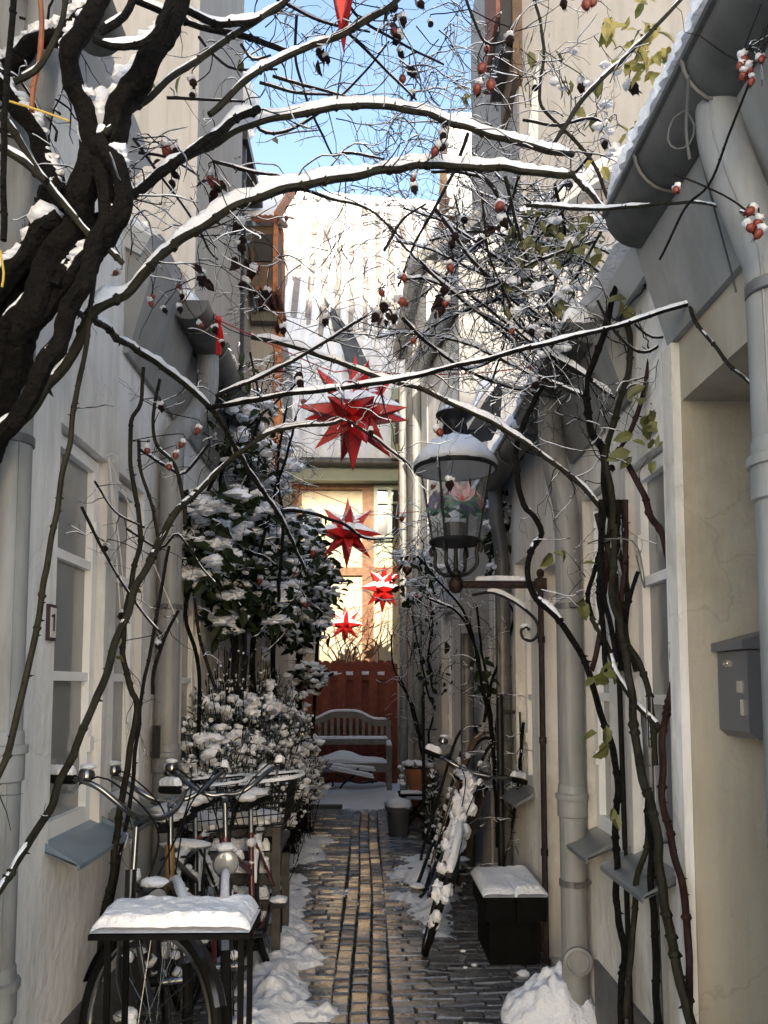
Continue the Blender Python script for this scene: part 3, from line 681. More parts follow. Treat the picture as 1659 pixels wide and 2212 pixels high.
wl, wr = at(812,1050,Y), at(872,1160,Y); f = MB(); cx, cz, ww, wh = (wl.x+wr.x)/2,(wl.z+wr.z)/2,wr.x-wl.x,wl.z-wr.z
for dx in (-.5,0,.5): f.box((cx+dx*ww,Y+.14,cz),(.07,.1,wh+.07))
for dz in (-.5,.5): f.box((cx,Y+.138,cz+dz*wh),(ww+.07,.1,.08))
f.box((cx,Y+.142,cz+.2*wh),(ww,.08,.04)); fr = f.build('window','green',h,False)
f = MB(); f.box((cx,Y+.17,cz),(ww,.02,wh)); f.build('pane','pane_dk',fr,False)
# pantile roof, corrugated under snow
rf = MB(); n_, k_ = 150, 44; ex0, ex1 = eL.x-.1, eR.x+1.6; vs = []
for j in range(k_+1):
    w = j/k_
    for i in range(n_+1):
        u = i/n_; x = ex0+(ex1-ex0)*u
        yy = Y-.12+(18.2-Y)*w; z = ze+.1+(zr-ze)*w+.04*noise.noise(V((x*2,yy*2,0)))
        rip = .12*(.5+.5*sin(x*2*pi/.29+.25*sin(w*9)))*(.55+.45*min(1,w*2.2)+.3*noise.noise(V((x*1.5,w*14,4))))
        sag = .35*(u-.1)*w
        vs.append((x, yy-rip*.85, z+rip*.5+.02*noise.noise(V((x*7,w*30,1)))-sag))
rf.add(vs,[(j*(n_+1)+i,j*(n_+1)+i+1,(j+1)*(n_+1)+i+1,(j+1)*(n_+1)+i) for j in range(k_) for i in range(n_)])
N = n_+1
back = [(ex0,Y-.1,ze),(ex1,Y-.1,ze),(ex1,18.3,zr-.4),(ex0,18.3,zr-.1),(ex0,23,ze),(ex1,23,ze)]
rb = MB(); rb.add(back,[(0,1,2,3),(3,2,5,4),(0,3,4),(1,5,2)]); ro = rb.build('roof','tile',h,False)
rf.add([(ex0+(ex1-ex0)*i/n_,Y-.12,ze) for i in range(N)],[(i,i+1,i+1-0,i) for i in range(0)])
o_ = len(rf.v)-N
for i in range(n_): rf.f.append((i,o_+i,o_+i+1,i+1)); rf.m.append(0)
P_ = [V((ex0+(ex1-ex0)*i/120,18.2,zr+.12-.35*(i/120-.1))) for i in range(121)]
snowstrip(rf,P_,[.14]*121,2,1.0,1.6,-1.0)
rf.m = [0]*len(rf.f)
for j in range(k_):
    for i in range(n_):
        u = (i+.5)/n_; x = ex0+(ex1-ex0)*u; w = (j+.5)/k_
        if sin(x*2*pi/.29+.25*sin(w*9)) < -.3+.8*noise.noise(V((x*2.2,w*9,7))) and .40+.1*noise.noise(V((x,3,1))) < w < .985: rf.m[j*n_+i] = 1  # ripple shade painted on the troughs of the sunlit upper slope
rf.build('snow',['snow','troughshade'],ro,60)
# valley flashing of the dormer
def roofpt(px,py,off=.12):
    d = ray(px,py); k = (zr-ze)/(18.2-Y); t = (ze+.1+k*(-(Y-.12))-1.5)/(d.z-k*d.y); p = CAM+d*t
    return p+V((0,-k,1)).normalized()*off
b = MB(); va = [roofpt(700,652),roofpt(728,690),roofpt(768,740),roofpt(830,870),roofpt(768,860),roofpt(742,770),roofpt(718,705)]; b.prism(va,(0,.12,-.06),(0,0,0)); dm = b.build('valley_flashing','zinc',h,False)
b = MB(); b.prism([at(845,850,13.15),at(885,850,13.15),at(885,1000,13.15),at(845,1000,13.15)],(0,-.3,0),(0,.3,0)); dm = b.build('dormer','green',h,False)
b = MB(); b.prism([at(853,868,12.9),at(880,868,12.9),at(880,960,12.9),at(853,960,12.9)],(0,-.12,0),(0,.1,0)); b.build('pane','pane_dk',dm,False)
# the open snowy yard behind the viewer, and an unseen block added across it to shape the sun and shade
y_ = MB(); y_.quad((-60,-60,-.012),(60,-60,-.012),(60,1.18,-.012),(-60,1.18,-.012)); struct(y_.build('yard','snow',None,False))
h = thing('sun_blocker',(0,-27,0),'unseen plastered block behind the viewer, added to shade the lane','house')
b = MB(); b.box((-.1,-27,6.05),(2.2,4,12.1)); b.box((-3.2,-27,10.1),(4.0,4.01,20.2)); b.box((3.0,-27,10.1),(4.0,4.01,20.2)); b.box((-.1,-27,18.1),(2.2,4.005,4.0)); b.build('wall','plaster',h,False)
# ------------------------------------------------------------------ fence, bench and the things at the end of the alley
YF = 11.9; fx0, fx1 = at(640,1500,YF).x, at(849,1500,YF).x; zt = at(770,1428,YF).z
f = thing('board_fence',((fx0+fx1)/2,YF,0),'red brown board fence with scalloped tops closing the alley behind the bench','fence')
n = int((fx1-fx0)/.119)+1
for i in range(n):
    x = fx1-.065-.119*i; yy = YF-(.055 if i%2 == 0 else -.045); w = .066 if i%2 == 0 else .058; b = MB(); zt_ = zt+.012*sin(i*2.3)-.03*i/n*0
    poly = [V((x-w,yy,.03)),V((x+w,yy,.03))]+[V((x+w*cos(pi*k/10),yy,zt_-.045+.055*sin(pi*k/10))) for k in range(11)]
    b.prism(poly,(0,-.011,0),(0,.011,0)); b.build('board','redwood',f,False)
for zz in (at(770,1464,YF).z, .45):
    b = MB(); b.box(((fx0+fx1)/2,YF,zz),(fx1-fx0,.036,.075)); r = b.build('rail','redwood',f,False)
    if zz > 1: P = [V((fx0+(fx1-fx0)*k/160,YF,zz+.03)) for k in range(161)]; snowridge(r,P,.036,amt=3,hk=.9,wk=1.0,gap=-.9,seed=3)
b = MB(); b.box((fx1+.02,YF-.02,zt/2-.05),(.09,.09,zt+.02)); b.build('post','redwood',f,False)

YB = 11.25; cx = at(743,1640,YB).x; w2 = at(846,1640,YB).x-cx-.04
bn = thing('garden_bench',(cx,YB,0),'weathered wooden garden bench with an arched slatted back and snow on its seat','bench')
zs, zr = at(743,1650,YB-.2).z, at(743,1604,YB+.1).z
for sx in (-1,1):
    b = MB(); b.box((cx+sx*w2,YB-.24,.31),(.07,.07,.62)); b.build('leg','greywood',bn,False)
    b = MB(); b.bar((cx+sx*w2,YB+.2,0),(cx+sx*w2,YB+.27,.985),.07,.07,V((0,1,0))); b.build('leg','greywood',bn,False)
    b = MB(); b.box((cx+sx*w2,YB,.635),(.085,.62,.04)); a_ = b.build('armrest','greywood',bn,False); snowridge(a_,[V((cx+sx*w2,YB-.3+.6*k/30,.65)) for k in range(31)],.035,amt=2,hk=.8,gap=-.6,seed=sx)
b = MB(); b.box((cx,YB-.24,zs-.06),(2*w2,.035,.1)); b.build('apron','greywood',bn,False)
b = MB()
for k in range(5): b.box((cx,YB-.22+.095*k,zs),(2*w2,.075,.025))
st = b.build('seat','greywood',bn,False)
def arch(u): return .985+.12*(math.exp(-(u/.52)**4)) if abs(u) < 2 else .98
b = MB(); P = [V((cx+w2*u,YB+.255,arch(u)-.035)) for u in [i/24-1 for i in range(49)]]
for p, q in zip(P,P[1:]): b.prism([p+V((0,0,-.045)),q+V((0,0,-.045)),q+V((0,0,.045)),p+V((0,0,.045))],(0,-.02,0),(0,.02,0))
tr = b.build('top_rail','greywood',bn,False); snowridge(tr,[p+V((0,0,.04)) for p in P],.024,amt=2.4,hk=.75,gap=-.5,seed=5)
b = MB(); b.box((cx,YB+.22,zr),(2*w2,.035,.075)); lr = b.build('lower_rail','greywood',bn,False); snowridge(lr,[V((cx-w2+2*w2*k/90,YB+.21,zr+.035)) for k in range(91)],.026,amt=2.6,hk=1.1,gap=-.6,seed=8)
for i in range(13):
    u = -1+2*(i+1)/14; b = MB(); b.bar((cx+w2*u,YB+.225,zr+.03),(cx+w2*u,YB+.25,arch(u)-.07),.045,.016,V((0,1,0))); b.build('back_slat','greywood',bn,False)
mx = 40; s_ = MB(); vs = []
for j in range(9):
    for i in range(mx+1):
        u = i/mx*2-1; v = j/8
        h = (.035+.085*math.exp(-((u+.05)/.33)**2)+.035*math.exp(-((u-.1)/.7)**2)+.018*noise.noise(V((u*5,v*3,2))))*min(1,min(v,1-v)*5+.35)*min(1,(1-abs(u))*9)
        vs.append((cx+u*w2*.97, YB-.25+v*.42, zs+.014+h))
s_.add(vs,[(j*(mx+1)+i,j*(mx+1)+i+1,(j+1)*(mx+1)+i+1,(j+1)*(mx+1)+i) for j in range(8) for i in range(mx)])
fr = [(x,y,zs+.01) for x,y,z in vs[:mx+1]]; s_.add(vs[:mx+1]+fr,[(i,mx+1+i,mx+2+i,i+1) for i in range(mx)]); s_.build('snow','snow',st,60)
# snowed-over sledge and pushchair in front of the bench
p0, p1 = at(716,1655,10.55), at(811,1664,10.55)
sg = thing('sledge',(p0.x+.3,10.55,0),'small sledge with two pale snowy slats, tilted in front of the bench','sledge')
for k,(dz,dx) in enumerate(((.0,.0),(-.085,-.02))):
    b = MB(); b.bar(p0+V((dx,-.12*k,.0+dz*.2)), p1+V((dx,-.12*k,dz)), .07,.018); sl_ = b.build('slat','white',sg,False)
    P = [(p0+V((dx,-.12*k,dz*.2+.008))).lerp(p1+V((dx,-.12*k,dz+.008)),t/40) for t in range(41)]; snowridge(sl_,P,.03,amt=2.2,hk=.5,gap=-.3,seed=k)
b = MB(); b.tube(smoothpath([p0+V((.36,-.1,-.02)),p0+V((.3,-.12,-.12)),at(745,1690,10.45),at(735,1702,10.35)],.03),.016,6); b.tube(smoothpath([at(725,1672,10.65),at(770,1690,10.65),at(815,1688,10.65)],.03),.014,6); b.tube([at(800,1662,10.55),at(805,1692,10.65)],.014,6); b.build('runner','iron',sg)
c0 = at(690,1650,10.65)
pc = thing('doll_pushchair',(c0.x,10.65,0),'dark toy pushchair with snowy handles left of the small sledge','pushchair')
b = MB()
for dy in (0,-.2):
    b.tube([at(668,1615,10.65)+V((0,dy,0)),at(690,1690,10.55)+V((0,dy,0))],.009,6); b.tube([at(710,1640,10.65)+V((0,dy,0)),at(668,1696,10.55)+V((0,dy,0))],.009,6); b.tube([at(672,1668,10.65)+V((0,dy,0)),at(712,1672,10.65)+V((0,dy,0))],.008,6)
b.build('frame','iron',pc)
b = MB(); q = [at(664,1652,10.55),at(712,1652,10.55),at(708,1664,10.55),at(668,1662,10.55)]; b.prism(q,(0,0,0),(0,-.2,0)); b.build('seat','petal_blue',pc,False)
for px in (668,690,712):
    b = MB(); c = at(px,1694,10.5); P = [c+V((.045*cos(a*pi/8),0,.045*sin(a*pi/8)+.0)) for a in range(17)]; b.tube(P,.009,6,cap=False); b.build('wheel','rubber',pc)
b = MB(); P = [at(672,1652,10.55).lerp(at(706,1652,10.55),t/20) for t in range(21)]; snowstrip(b,P,[.02]*21,2,1.2,1.2,-.5); b.build('snow','snow',pc,60)
# pots
def pot(loc, r, h, label, m='terra', taper=.72, grp=None):
    t = thing('flower_pot',loc,label,'flower pot',grp); b = MB(); z = loc[2]
    b.lathe(loc,[(r*taper,0),(r*.95,h*.78),(r*1.06,h*.79),(r*1.06,h),(r*.94,h),(r*.9,h*.88),(.01,h*.86)],24); b.build('pot',m,t); return t
st_ = V((.49,8.05,0)); zt = .40
sd = thing('folding_stand',tuple(st_),'black folding plant stand with crossed legs by the right wall','plant stand')
b = MB()
for k in range(5): b.box((st_.x,st_.y-.14+.07*k,zt),(.36,.05,.014))
tp = b.build('top','blackwood',sd,False); snowridge(tp,[V((st_.x-.17+.34*t/40,st_.y-.14,zt+.008)) for t in range(41)],.03,amt=1.6,hk=.8,seed=12)
for dy in (-.15,.15):
    for sx in (-1,1): b = MB(); b.bar((st_.x-sx*.16,st_.y+dy+.01*sx,zt),(st_.x+sx*.19,st_.y+dy+.01*sx,0),.03,.012,V((0,1,0))); b.build('leg','blackwood',sd,False)
t = pot((st_.x+.03,st_.y-.02,zt+.008),.135,.25,'large terracotta flower pot with a snowy plant on the black stand')
fl = MB(); sn = MB()
for i in range(70):
    a = rnd.random()*2*pi; rr = rnd.random()*.15; p = V((st_.x+.03+rr*cos(a)-.03,st_.y-.05+rr*sin(a),zt+.26+.05*rnd.random())); d = V((cos(a),sin(a),rnd.uniform(-.5,.9)))
    fl.leaf(p,d,V((0,0,1)),.06,.03)
for i in range(26):
    a = rnd.random()*2*pi; rr = rnd.random()*.15; sn.blob((st_.x+rr*cos(a),st_.y-.06+rr*sin(a),zt+.29+.025*rnd.random()-.25*max(0,rr-.1)),.045,.045,.028,7,5,.3)
for i in range(8): sn.blob((st_.x-.13-.05*rnd.random(),st_.y-.08+.1*rnd.random(),zt+.1+.18*rnd.random()),.03,.03,.022,6,4,.3)
fl.build('foliage','leaf',t); sn.build('snow','snow',t,60)
tb = V((.31,7.92,0)); t = thing('plastic_tub',tuple(tb),'grey ribbed plastic tub heaped with snow under the plant stand','tub')
b = MB(); vs = []; fs = []; nn = 36
for j,(r,z) in enumerate(((.098,0),(.122,.25),(.14,.255),(.142,.295),(.128,.296),(.12,.27))):
    for k in range(nn): rr = r*(1-.025*(k%2)*(j<2)); vs.append((tb.x+rr*cos(2*pi*k/nn),tb.y+rr*sin(2*pi*k/nn),z))
for j in range(5):
    for k in range(nn): fs.append((j*nn+k,j*nn+(k+1)%nn,(j+1)*nn+(k+1)%nn,(j+1)*nn+k))
b.add(vs,fs+[tuple(range(5*nn,6*nn))]); b.build('tub','tub',t); s_ = MB(); s_.blob((tb.x,tb.y,.30),.142,.142,.085,16,9,.12); s_.build('snow','snow',t,60)
t = pot((.36,9.05,0),.075,.13,'small terracotta flower pot with a snow cap on the ground behind the tub',grp=None); s_ = MB(); s_.blob((.36,9.05,.14),.075,.075,.045,10,6,.2); s_.build('snow','snow',t,60)
t = thing('planter_trough',(.47,8.75,0),'long terracotta planter trough edged with snow behind the stand','planter'); b = MB(); b.box((.46,8.75,.15),(.36,.16,.16)); b.box((.46,8.75,.222),(.39,.18,.03)); b.box((.46,8.75,.035),(.30,.12,.07)); b.build('trough','terra',t,False); snowridge(t,[V((.28+.36*k/40,8.69,.235)) for k in range(41)],.05,amt=2,hk=.7,gap=-.4)
t = pot((-.86,8.1,0),.1,.2,'tall terracotta flower pot half hidden beside the snowy bush on the left')
s_ = MB(); s_.blob((-.86,8.1,.2),.09,.09,.05,10,6,.2); s_.build('snow','snow',t,60)
# small evergreen by the stand
t = thing('dwarf_conifer',(.62,7.6,0),'small dark evergreen with snowy needles low by the right wall','shrub'); b = MB(); sn = MB()
for i in range(330):
    a = rnd.random()*2*pi; z = rnd.random()**.8*.62; r = (.15*(1-z/.75))*(.4+.6*rnd.random()); p = V((.62+r*cos(a),7.6+r*sin(a),z+.03)); b.leaf(p,V((cos(a),sin(a),.9+rnd.gauss(0,.4))),V((0,0,1)),.075,.02)
    if i%9 == 0: sn.blob(p+V((0,-.01,.03)),.026,.026,.014,6,4,.3)
b.build('foliage','needle',t); sn.build('snow','snow',t,60); b = MB(); b.tube([(.62,7.6,0),(.62,7.6,.4)],.012,6); b.build('stem','twig',t)
# stakes and poles
b = MB(); b.tube([(.55,7.8,0),(.55,7.8,1.40)],.016,8); b.tube([(.55,7.8,1.40),(.55,7.8,1.52)],.007,6); b.tube([(.55,7.8,1.06),(.68,7.8,1.06)],.008,6); single(b,'plant_stake','iron',(.55,7.8,0),'black iron plant stake with a short cross bar beside the flower pot','stake')
p = at(1068,1850,5.05); b = MB(); pa = at(1083,1838,5.05); xx = pa.x; b.tube([(xx,5.05,0),(xx,5.05,at(1083,1500,5.05).z)],.022,10); zc = at(1083,1538,5.05).z; b.tube([(xx,5.05,zc),(.95,5.05,zc)],.011,6); b.tube([(xx+.13,5.05,zc),(xx+.14,5.05,zc-.9)],.006,6); single(b,'support_post','iron',(xx,5.05,0),'dark iron support post with a short arm, behind the snowy block bench','post')
q = at(1477,1560,2.63); b = MB(); b.tube([(.945,2.62,0),(.945,2.62,1.25)],.012,8); b.lathe((.945,2.62,1.23),[(.012,0),(.017,.005),(.017,.06),(.012,.065)],10); b.tube([(.937,2.62,1.29),(.937,2.62,1.46),(.953,2.62,1.46),(.953,2.62,1.29)],.0028,5); b.box((.97,2.62,.98),(.06,.02,.008)); single(b,'cable_conduit','zinc_dark',(.945,2.62,0),'thin dark conduit with a wire loop at its top running up the right wall','conduit')
q0, q1 = at(1394,1571,2.75), at(1430,2212,2.72); b = MB(); d_ = (q1-q0).normalized(); b.tube([q0,q0+d_*(q0.z/-d_.z)],.0125,10); b.tube([q0,q0-d_*.05],.0145,10); single(b,'plant_pole','zinc',tuple(q1),'grey metal pole with a dark cap leaning among the rose stems on the right','pole')
q0, q1 = at(1330,1240,3.05), at(1352,1884,3.0); b = MB(); d_ = (q1-q0).normalized(); b.tube([q0,q0+d_*(q0.z/-d_.z)],.0105,8); single(b,'plant_pole','twig',tuple(q1),'slim brown bamboo pole behind the rose stems under the right eave','pole')
# snow heap at the lower right and loose lumps
def heap(x,y):
    d = max(0,1-sqrt(((x-.90)/.30)**2+((y-3.64)/.24)**2)); return .21*d**.55*(1+.45*fb(x,y,7)+.2*fb(x,y,19))-.02+.012*fb(x,y,34)
o = patch(heap,.55,1.0,3.2,4.0,.013,.01).build('snow_heap','snow',None,70,V((.9,3.62,0))); tag(o,'lumpy heap of shovelled snow at the foot of the right downpipe','snow heap')
for px,py,r in ((1130,2103,.023),(1025,2085,.011),(1000,2054,.010),(1005,2090,.008)):
    b = MB(); c = atz(px,py,.02); b.blob(c,r*1.6,r,r*.8,9,6,.4); single(b,'snow_lump','snow',(c.x,c.y,0),{1130:'largest loose snow lump on the wet bricks in front of the block bench',1025:'snow crumb close to the corner of the block bench',1000:'snow crumb nearest the front wheel on the right',1005:'tiniest snow crumb on the bricks left of the block bench'}[px],'snow lump','snow crumbs on the bricks',60)
# number plate and twine on the left wall
c = atx(106.5,1345,XL); sp = thing('number_plate',(XL,c.y,c.z),'small framed enamel number plate on the left wall beside the tall window','sign')
b = MB(); b.box((XL+.006,c.y,c.z),(.012,.06,.125)); b.build('frame','inkt',sp,False); b = MB(); b.box((XL+.0135,c.y,c.z),(.004,.042,.103)); b.build('plate','sign',sp,False)
b = MB(); b.box((XL+.017,c.y,c.z),(.003,.008,.06)); b.box((XL+.017,c.y-.011,c.z+.022),(.003,.02,.008)); b.build('numeral','inkt',sp,False)
h0 = atx(235,988,XL+.02); b = MB(); b.tube(smoothpath([h0+V((-.02,0,0)),h0+V((.01,.01,.02)),h0+V((.03,.02,0)),h0+V((.01,.01,-.015))],.01),.003,6); 
for tgt in ((276,1390,3.2),(276,1660,3.2),(385,1345,3.55)): b.tube(smoothpath([h0,h0.lerp(at(*tgt),.5)+V((.01,0,-.02)),at(*tgt)],.05),.0026,5)
single(b,'tie_string','twine',tuple(h0),'white tie string running from a wall eye above the left window to the rose stems','string')
# letterbox
t = thing('letterbox',(1.1,2.27,1.33),'grey sheet metal letterbox with a pitched lid in the right doorway','letterbox')
ya, yb, z0, z1 = 2.215, 2.405, 1.345, 1.60
b = MB(); b.prism([V((1.085,ya,z0+.02)),V((1.11,ya,z0)),V((1.2,ya,z0)),V((1.2,ya,z1)),V((1.085,ya,z1))],(0,0,0),(0,yb-ya,0)); b.build('body','box',t,False)
b = MB(); b.prism([V((1.065,ya-.012,z1+.003)),V((1.065,ya-.012,z1+.028)),V((1.205,ya-.012,z1+.066)),V((1.205,ya-.012,z1+.003))],(0,0,0),(0,yb-ya+.01,0)); b.build('lid','box',t,False)
b = MB(); b.box((1.083,2.335,z1-.035),(.006,.022,.02)); b.lathe((1.08,2.335,z1-.035),[(.007,-.004),(.007,.008)],10,axis=V((-1,0,0))); b.build('lock','lettersteel',t,False)
b = MB(); b.box((1.0835,2.26,z1-.105),(.004,.035,.034)); b.build('name_plate','lettersteel',t,False)
b = MB(); b.box((1.0835,2.245,z1-.165),(.008,.02,.045)); b.build('window_slot','lettersteel',t,False)
# ------------------------------------------------------------------ stars on red cords
def star(c, R, label, rz, tilt=0, seed=0):
    t = thing('paper_star', tuple(c), label, 'star', 'red many pointed stars hung along the alley')
    rs = random.Random(seed); b = MB(); sn = MB(); core = .30*R
    T = Matrix.Rotation(rz,3,'Z') @ Matrix.Rotation(tilt,3,'X')
    dirs = []
    for x in (-1,0,1):
        for y in (-1,0,1):
            for z in (-1,0,1):
                if (x,y,z) != (0,0,0): dirs.append(V((x,y,z)))
    for d in dirs:
        k = abs(d.x)+abs(d.y)+abs(d.z); n = 3 if k == 3 else 4; d = (T@d.normalized())
        ax = T@V((0,0,1)) if abs((T.inverted()@d).z) < .9 else T@V((1,0,0))
        u = (ax-d*ax.dot(d)).normalized(); w = d.cross(u); rad = core*(.58 if n == 4 else .46)
        if n == 3 : u, w = u, w
        off = pi/4 if n == 4 else (pi/2 if d.z > 0 else -pi/2)
        L = R*(1.0 if k == 1 else .97 if k == 2 else .60)
        base = [c+d*core*.80+(u*cos(off+2*pi*i/n)+w*sin(off+2*pi*i/n))*rad*1.28 for i in range(n)]
        b.add(base+[c+d*L], [(i,(i+1)%n,n) for i in range(n)])
        if d.z > -.25 and d.z < .85:                    # snow lying on the upper side of each point
            m = 14; P = [c+d*(core*.8+(L*.93-core*.8)*i/m)+V((0,0,.0)) for i in range(m+1)]; Rr = [rad*1.0*(1-i/m*.92)+.004 for i in range(m+1)]
            for i in range(m+1): P[i] = P[i]+V((0,0,Rr[i]*.25))
            if rs.random() < .85: snowstrip(sn,P,Rr,2.4,.75 if d.z < .3 else .6,1.25,-.35,seed=seed+k)
    b.blob(c,core*.95,core*.95,core*.95,12,8,0)
    b.build('shell','red',t,12)
    for i in range(16):
        a = rs.random()*2*pi; rr = core*rs.random()*1.0; sn.blob((c.x+rr*cos(a),c.y+rr*sin(a),c.z+core*.72+.25*(core-rr)),core*.42,core*.42,core*.3,9,6,.3)
    sn.build('snow','snow',t,60)
    return t
s1 = at(765,893,4.7); star(s1,.365,'largest red star in view, hanging nearest before the snowy roof',.35,.05,1)
s2 = at(750,1152,7.4); star(s2,.345,'middle red star hanging in front of the orange timber post',.15,.12,2)
s3 = at(828,1272,10.4); star(s3,.335,'smaller red star hanging left of the lantern bracket',.5,.1,3)
s4 = at(745,1350,11.5); star(s4,.30,'smallest and lowest red star, just above the board fence',.2,.0,4)
s5 = at(738,-178,2.2); star(s5,.345,'red star at the top edge with only its lowest tip showing',.0,.0,5)
def cord(pts, label, r=.004):
    b = MB(); P = smoothpath(pts,.1); b.tube(P,r,6); single(b,'red_cord','cord',tuple(P[0]),label,'cord','red cords carrying the stars')
cord([at(470,690,4.02),at(560,732,4.3),s1+V((-.12,0,.26)),s1+V((0,0,.3)),s1+V((.12,0,.26)),at(1000,808,4.65),at(1148,793,4.6)],'thin red cord from the left gutter to the right one, carrying the largest star')
cord([at(485,945,6.4),at(569,1016,6.8),s2+V((0,0,.28)),at(790,1112,7.2),at(905,1105,7.0)],'red cord that carries the middle star in front of the timber post')
cord([at(600,1160,9.6),at(705,1192,10),s3+V((0,0,.27)),at(905,1200,9.9)],'faint red cord that carries the star left of the lantern bracket')
cord([at(640,1290,11.3),s4+V((0,0,.24)),at(850,1290,11.3)],'lowest red cord, the one carrying the star above the fence',.003)
cord([at(330,-420,2.4),s5+V((0,0,.3)),at(1250,-400,2.2)],'red cord along the top edge carrying the star whose tip alone shows')
p = at(470,690,4.02); b = MB()
for dx,dz,w in ((.012,-.20,.045),(.035,-.15,.03),(-.01,-.08,.03)):
    P = smoothpath([p,p+V((dx*.6,-.01,dz*.45)),p+V((dx,-.015,dz))],.02)
    for a_,c_ in zip(P,P[1:]): b.bar(a_,c_,w*.6,.004,V((.4,1,0)))
b.blob(p,.025,.025,.022,8,6,.1); b.tube(smoothpath([p,p+V((-.03,0,.04)),p+V((-.05,.0,.0)),p],.02),.008,6); single(b,'ribbon_bow','red',tuple(p),'red ribbon bow knotted over the left gutter','ribbon')
p = at(1146,793,4.6); b = MB(); b.tube([p+V((.0,0,-.03)),p+V((0,0,.012)),p+V((.05,0,.014)),p+V((.05,0,-.01))],.008,6); single(b,'cord_hook','red',tuple(p),'small red hook on the right eave holding the star cord','hook')
# ------------------------------------------------------------------ the lantern
YL = 4.28; C = at(985,1260,YL); cxl = C.x; zl = lambda py: at(985,py,YL).z; k_ = YL/1692
lt = thing('wall_lantern',(.96,YL,0),'black gas style lantern on a scrolled wall bracket with painted flowers in its glass','lantern')
b = MB(); b.tube([(.955,YL,.02),(.955,YL,zl(1240))],.016,10,rough=.15); b.blob((.955,YL,zl(1238)),.022,.022,.028,9,6,.1)
for z in (1.75,1.2,.6): b.lathe((.955,YL,z),[(.016,-.02),(.021,-.018),(.021,.018),(.016,.02)],10)
b.tube([(.955,YL,.02),(.98,YL,.02)],.014,8)
b.build('pole','rust',lt)
b = MB(); za = zl(1263); b.tube([(.955,YL,za),(cxl-.03,YL,za)],.021,10,rough=.1); b.box((.955,YL,za),(.06,.05,.07)); b.blob((cxl,YL,za),.045,.045,.05,10,7,.05); ar = b.build('arm','rust',lt)
snowridge(ar,[V((cxl+.10+(.40-.10)*i/40,YL,za+.014)) for i in range(41)],.02,amt=3,hk=.9,gap=-.7,seed=2)
b = MB(); sp = [at(1020,1285,YL),at(1062,1280,YL),at(1105,1297,YL),at(1140,1322,YL),at(1160,1345,YL),at(1162,1370,YL),at(1148,1384,YL),at(1130,1378,YL),at(1126,1362,YL),at(1138,1354,YL),at(1143,1362,YL)]
P = smoothpath(sp,.012); b.tube(P,.0085,8); sc = b.build('scroll','iron',lt); q_ = MB(); snowstrip(q_,P[6:int(len(P)*.5)],[.011]*len(P[6:int(len(P)*.5)]),3,1.5,1.1,-.7); snowstrip(q_,P[int(len(P)*.8):],[.011]*len(P[int(len(P)*.8):]),3,1.2,1.2,-.6); q_.build('snow','snow',sc,60)
b = MB(); b.lathe((cxl,YL,0),[(.012,za),(.018,za+.03),(.013,zl(1245)),(.03,zl(1244)),(.03,zl(1236)),(.014,zl(1230)),(.011,zl(1185))],12); b.build('stem','iron',lt)
rb = 57*k_; zb = zl(1168)
for i in range(4):
    a = pi/4*1.0+i*pi/2+.25; d = V((cos(a),sin(a),0)); O = V((cxl,YL,0))
    P = smoothpath([O+d*.02+V((0,0,zl(1243))),O+d*.075+V((0,0,zl(1240))),O+d*.125+V((0,0,zl(1222))),O+d*.125+V((0,0,zl(1195))),O+d*(rb-.005)+V((0,0,zl(1178))),O+d*(rb+.012)+V((0,0,zl(1186))),O+d*(rb+.0)+V((0,0,zl(1197)))],.015)
    b = MB(); b.tube(P,.011,8); b.build('cradle_arm','iron',lt)
b = MB(); b.lathe((cxl,YL,0),[(rb-.03,zb-.018),(rb,zb-.02),(rb+.006,zb-.008),(rb,zb+.004),(.01,zb+.006)],28); b.build('base_ring','iron',lt)
zr_ = zl(1012); rr_ = 92*k_; rg0, rg1 = 51*k_, 80*k_
gl = MB(); n = 40; vs = [(cxl+r*cos(2*pi*i/n),YL+r*sin(2*pi*i/n),z) for r,z in ((rg0,zb+.006),(rg1,zr_-.012)) for i in range(n)]; gl.add(vs,[(i,(i+1)%n,n+(i+1)%n,n+i) for i in range(n)]); gl.build('glass','glass',lt)
b = MB()
for i in range(4):
    a = .25+i*pi/2+pi/4; b.tube([(cxl+(rg0+.01)*cos(a),YL+(rg0+.01)*sin(a),zb),(cxl+(rg1+.012)*cos(a),YL+(rg1+.012)*sin(a),zr_)],.0065,6)
b.build('glazing_rods','iron',lt)
b = MB(); zc = zl(957); zt_ = zl(900)
b.lathe((cxl,YL,0),[(rr_-.012,zr_-.016),(rr_,zr_-.014),(rr_+.004,zr_),(rr_-.008,zr_+.012),(rr_*.8,zr_+.06),(rr_*.5,zl(966)),(.07,zc),(.066,zl(915)),(.068,zl(912)),(.105,zt_),(.108,zt_+.012),(.0,zt_+.02)],36,cap=False); cp = b.build('cap','iron',lt)
b = MB(); b.lathe((cxl,YL,0),[(rr_-.012,zr_-.012),(rg1-.01,zr_+.0),(.1,zr_+.015),(.0,zr_+.016)],32,cap=False); b.build('reflector','enamel',lt)
b = MB()
for i in range(12): a = i*pi/6; b.box((cxl+.067*cos(a),YL+.067*sin(a),(zc+zl(915))/2),(.006,.014,.075),a)
b.build('vent_slots','rubber',cp,False)
for a in (-2.1,-1.85): b = MB(); b.blob((cxl+rr_*cos(a),YL+rr_*sin(a),zr_-.005),.016,.016,.016,8,6,0); b.build('rivet','iron',cp)
s_ = MB(); n = 36; pr = []
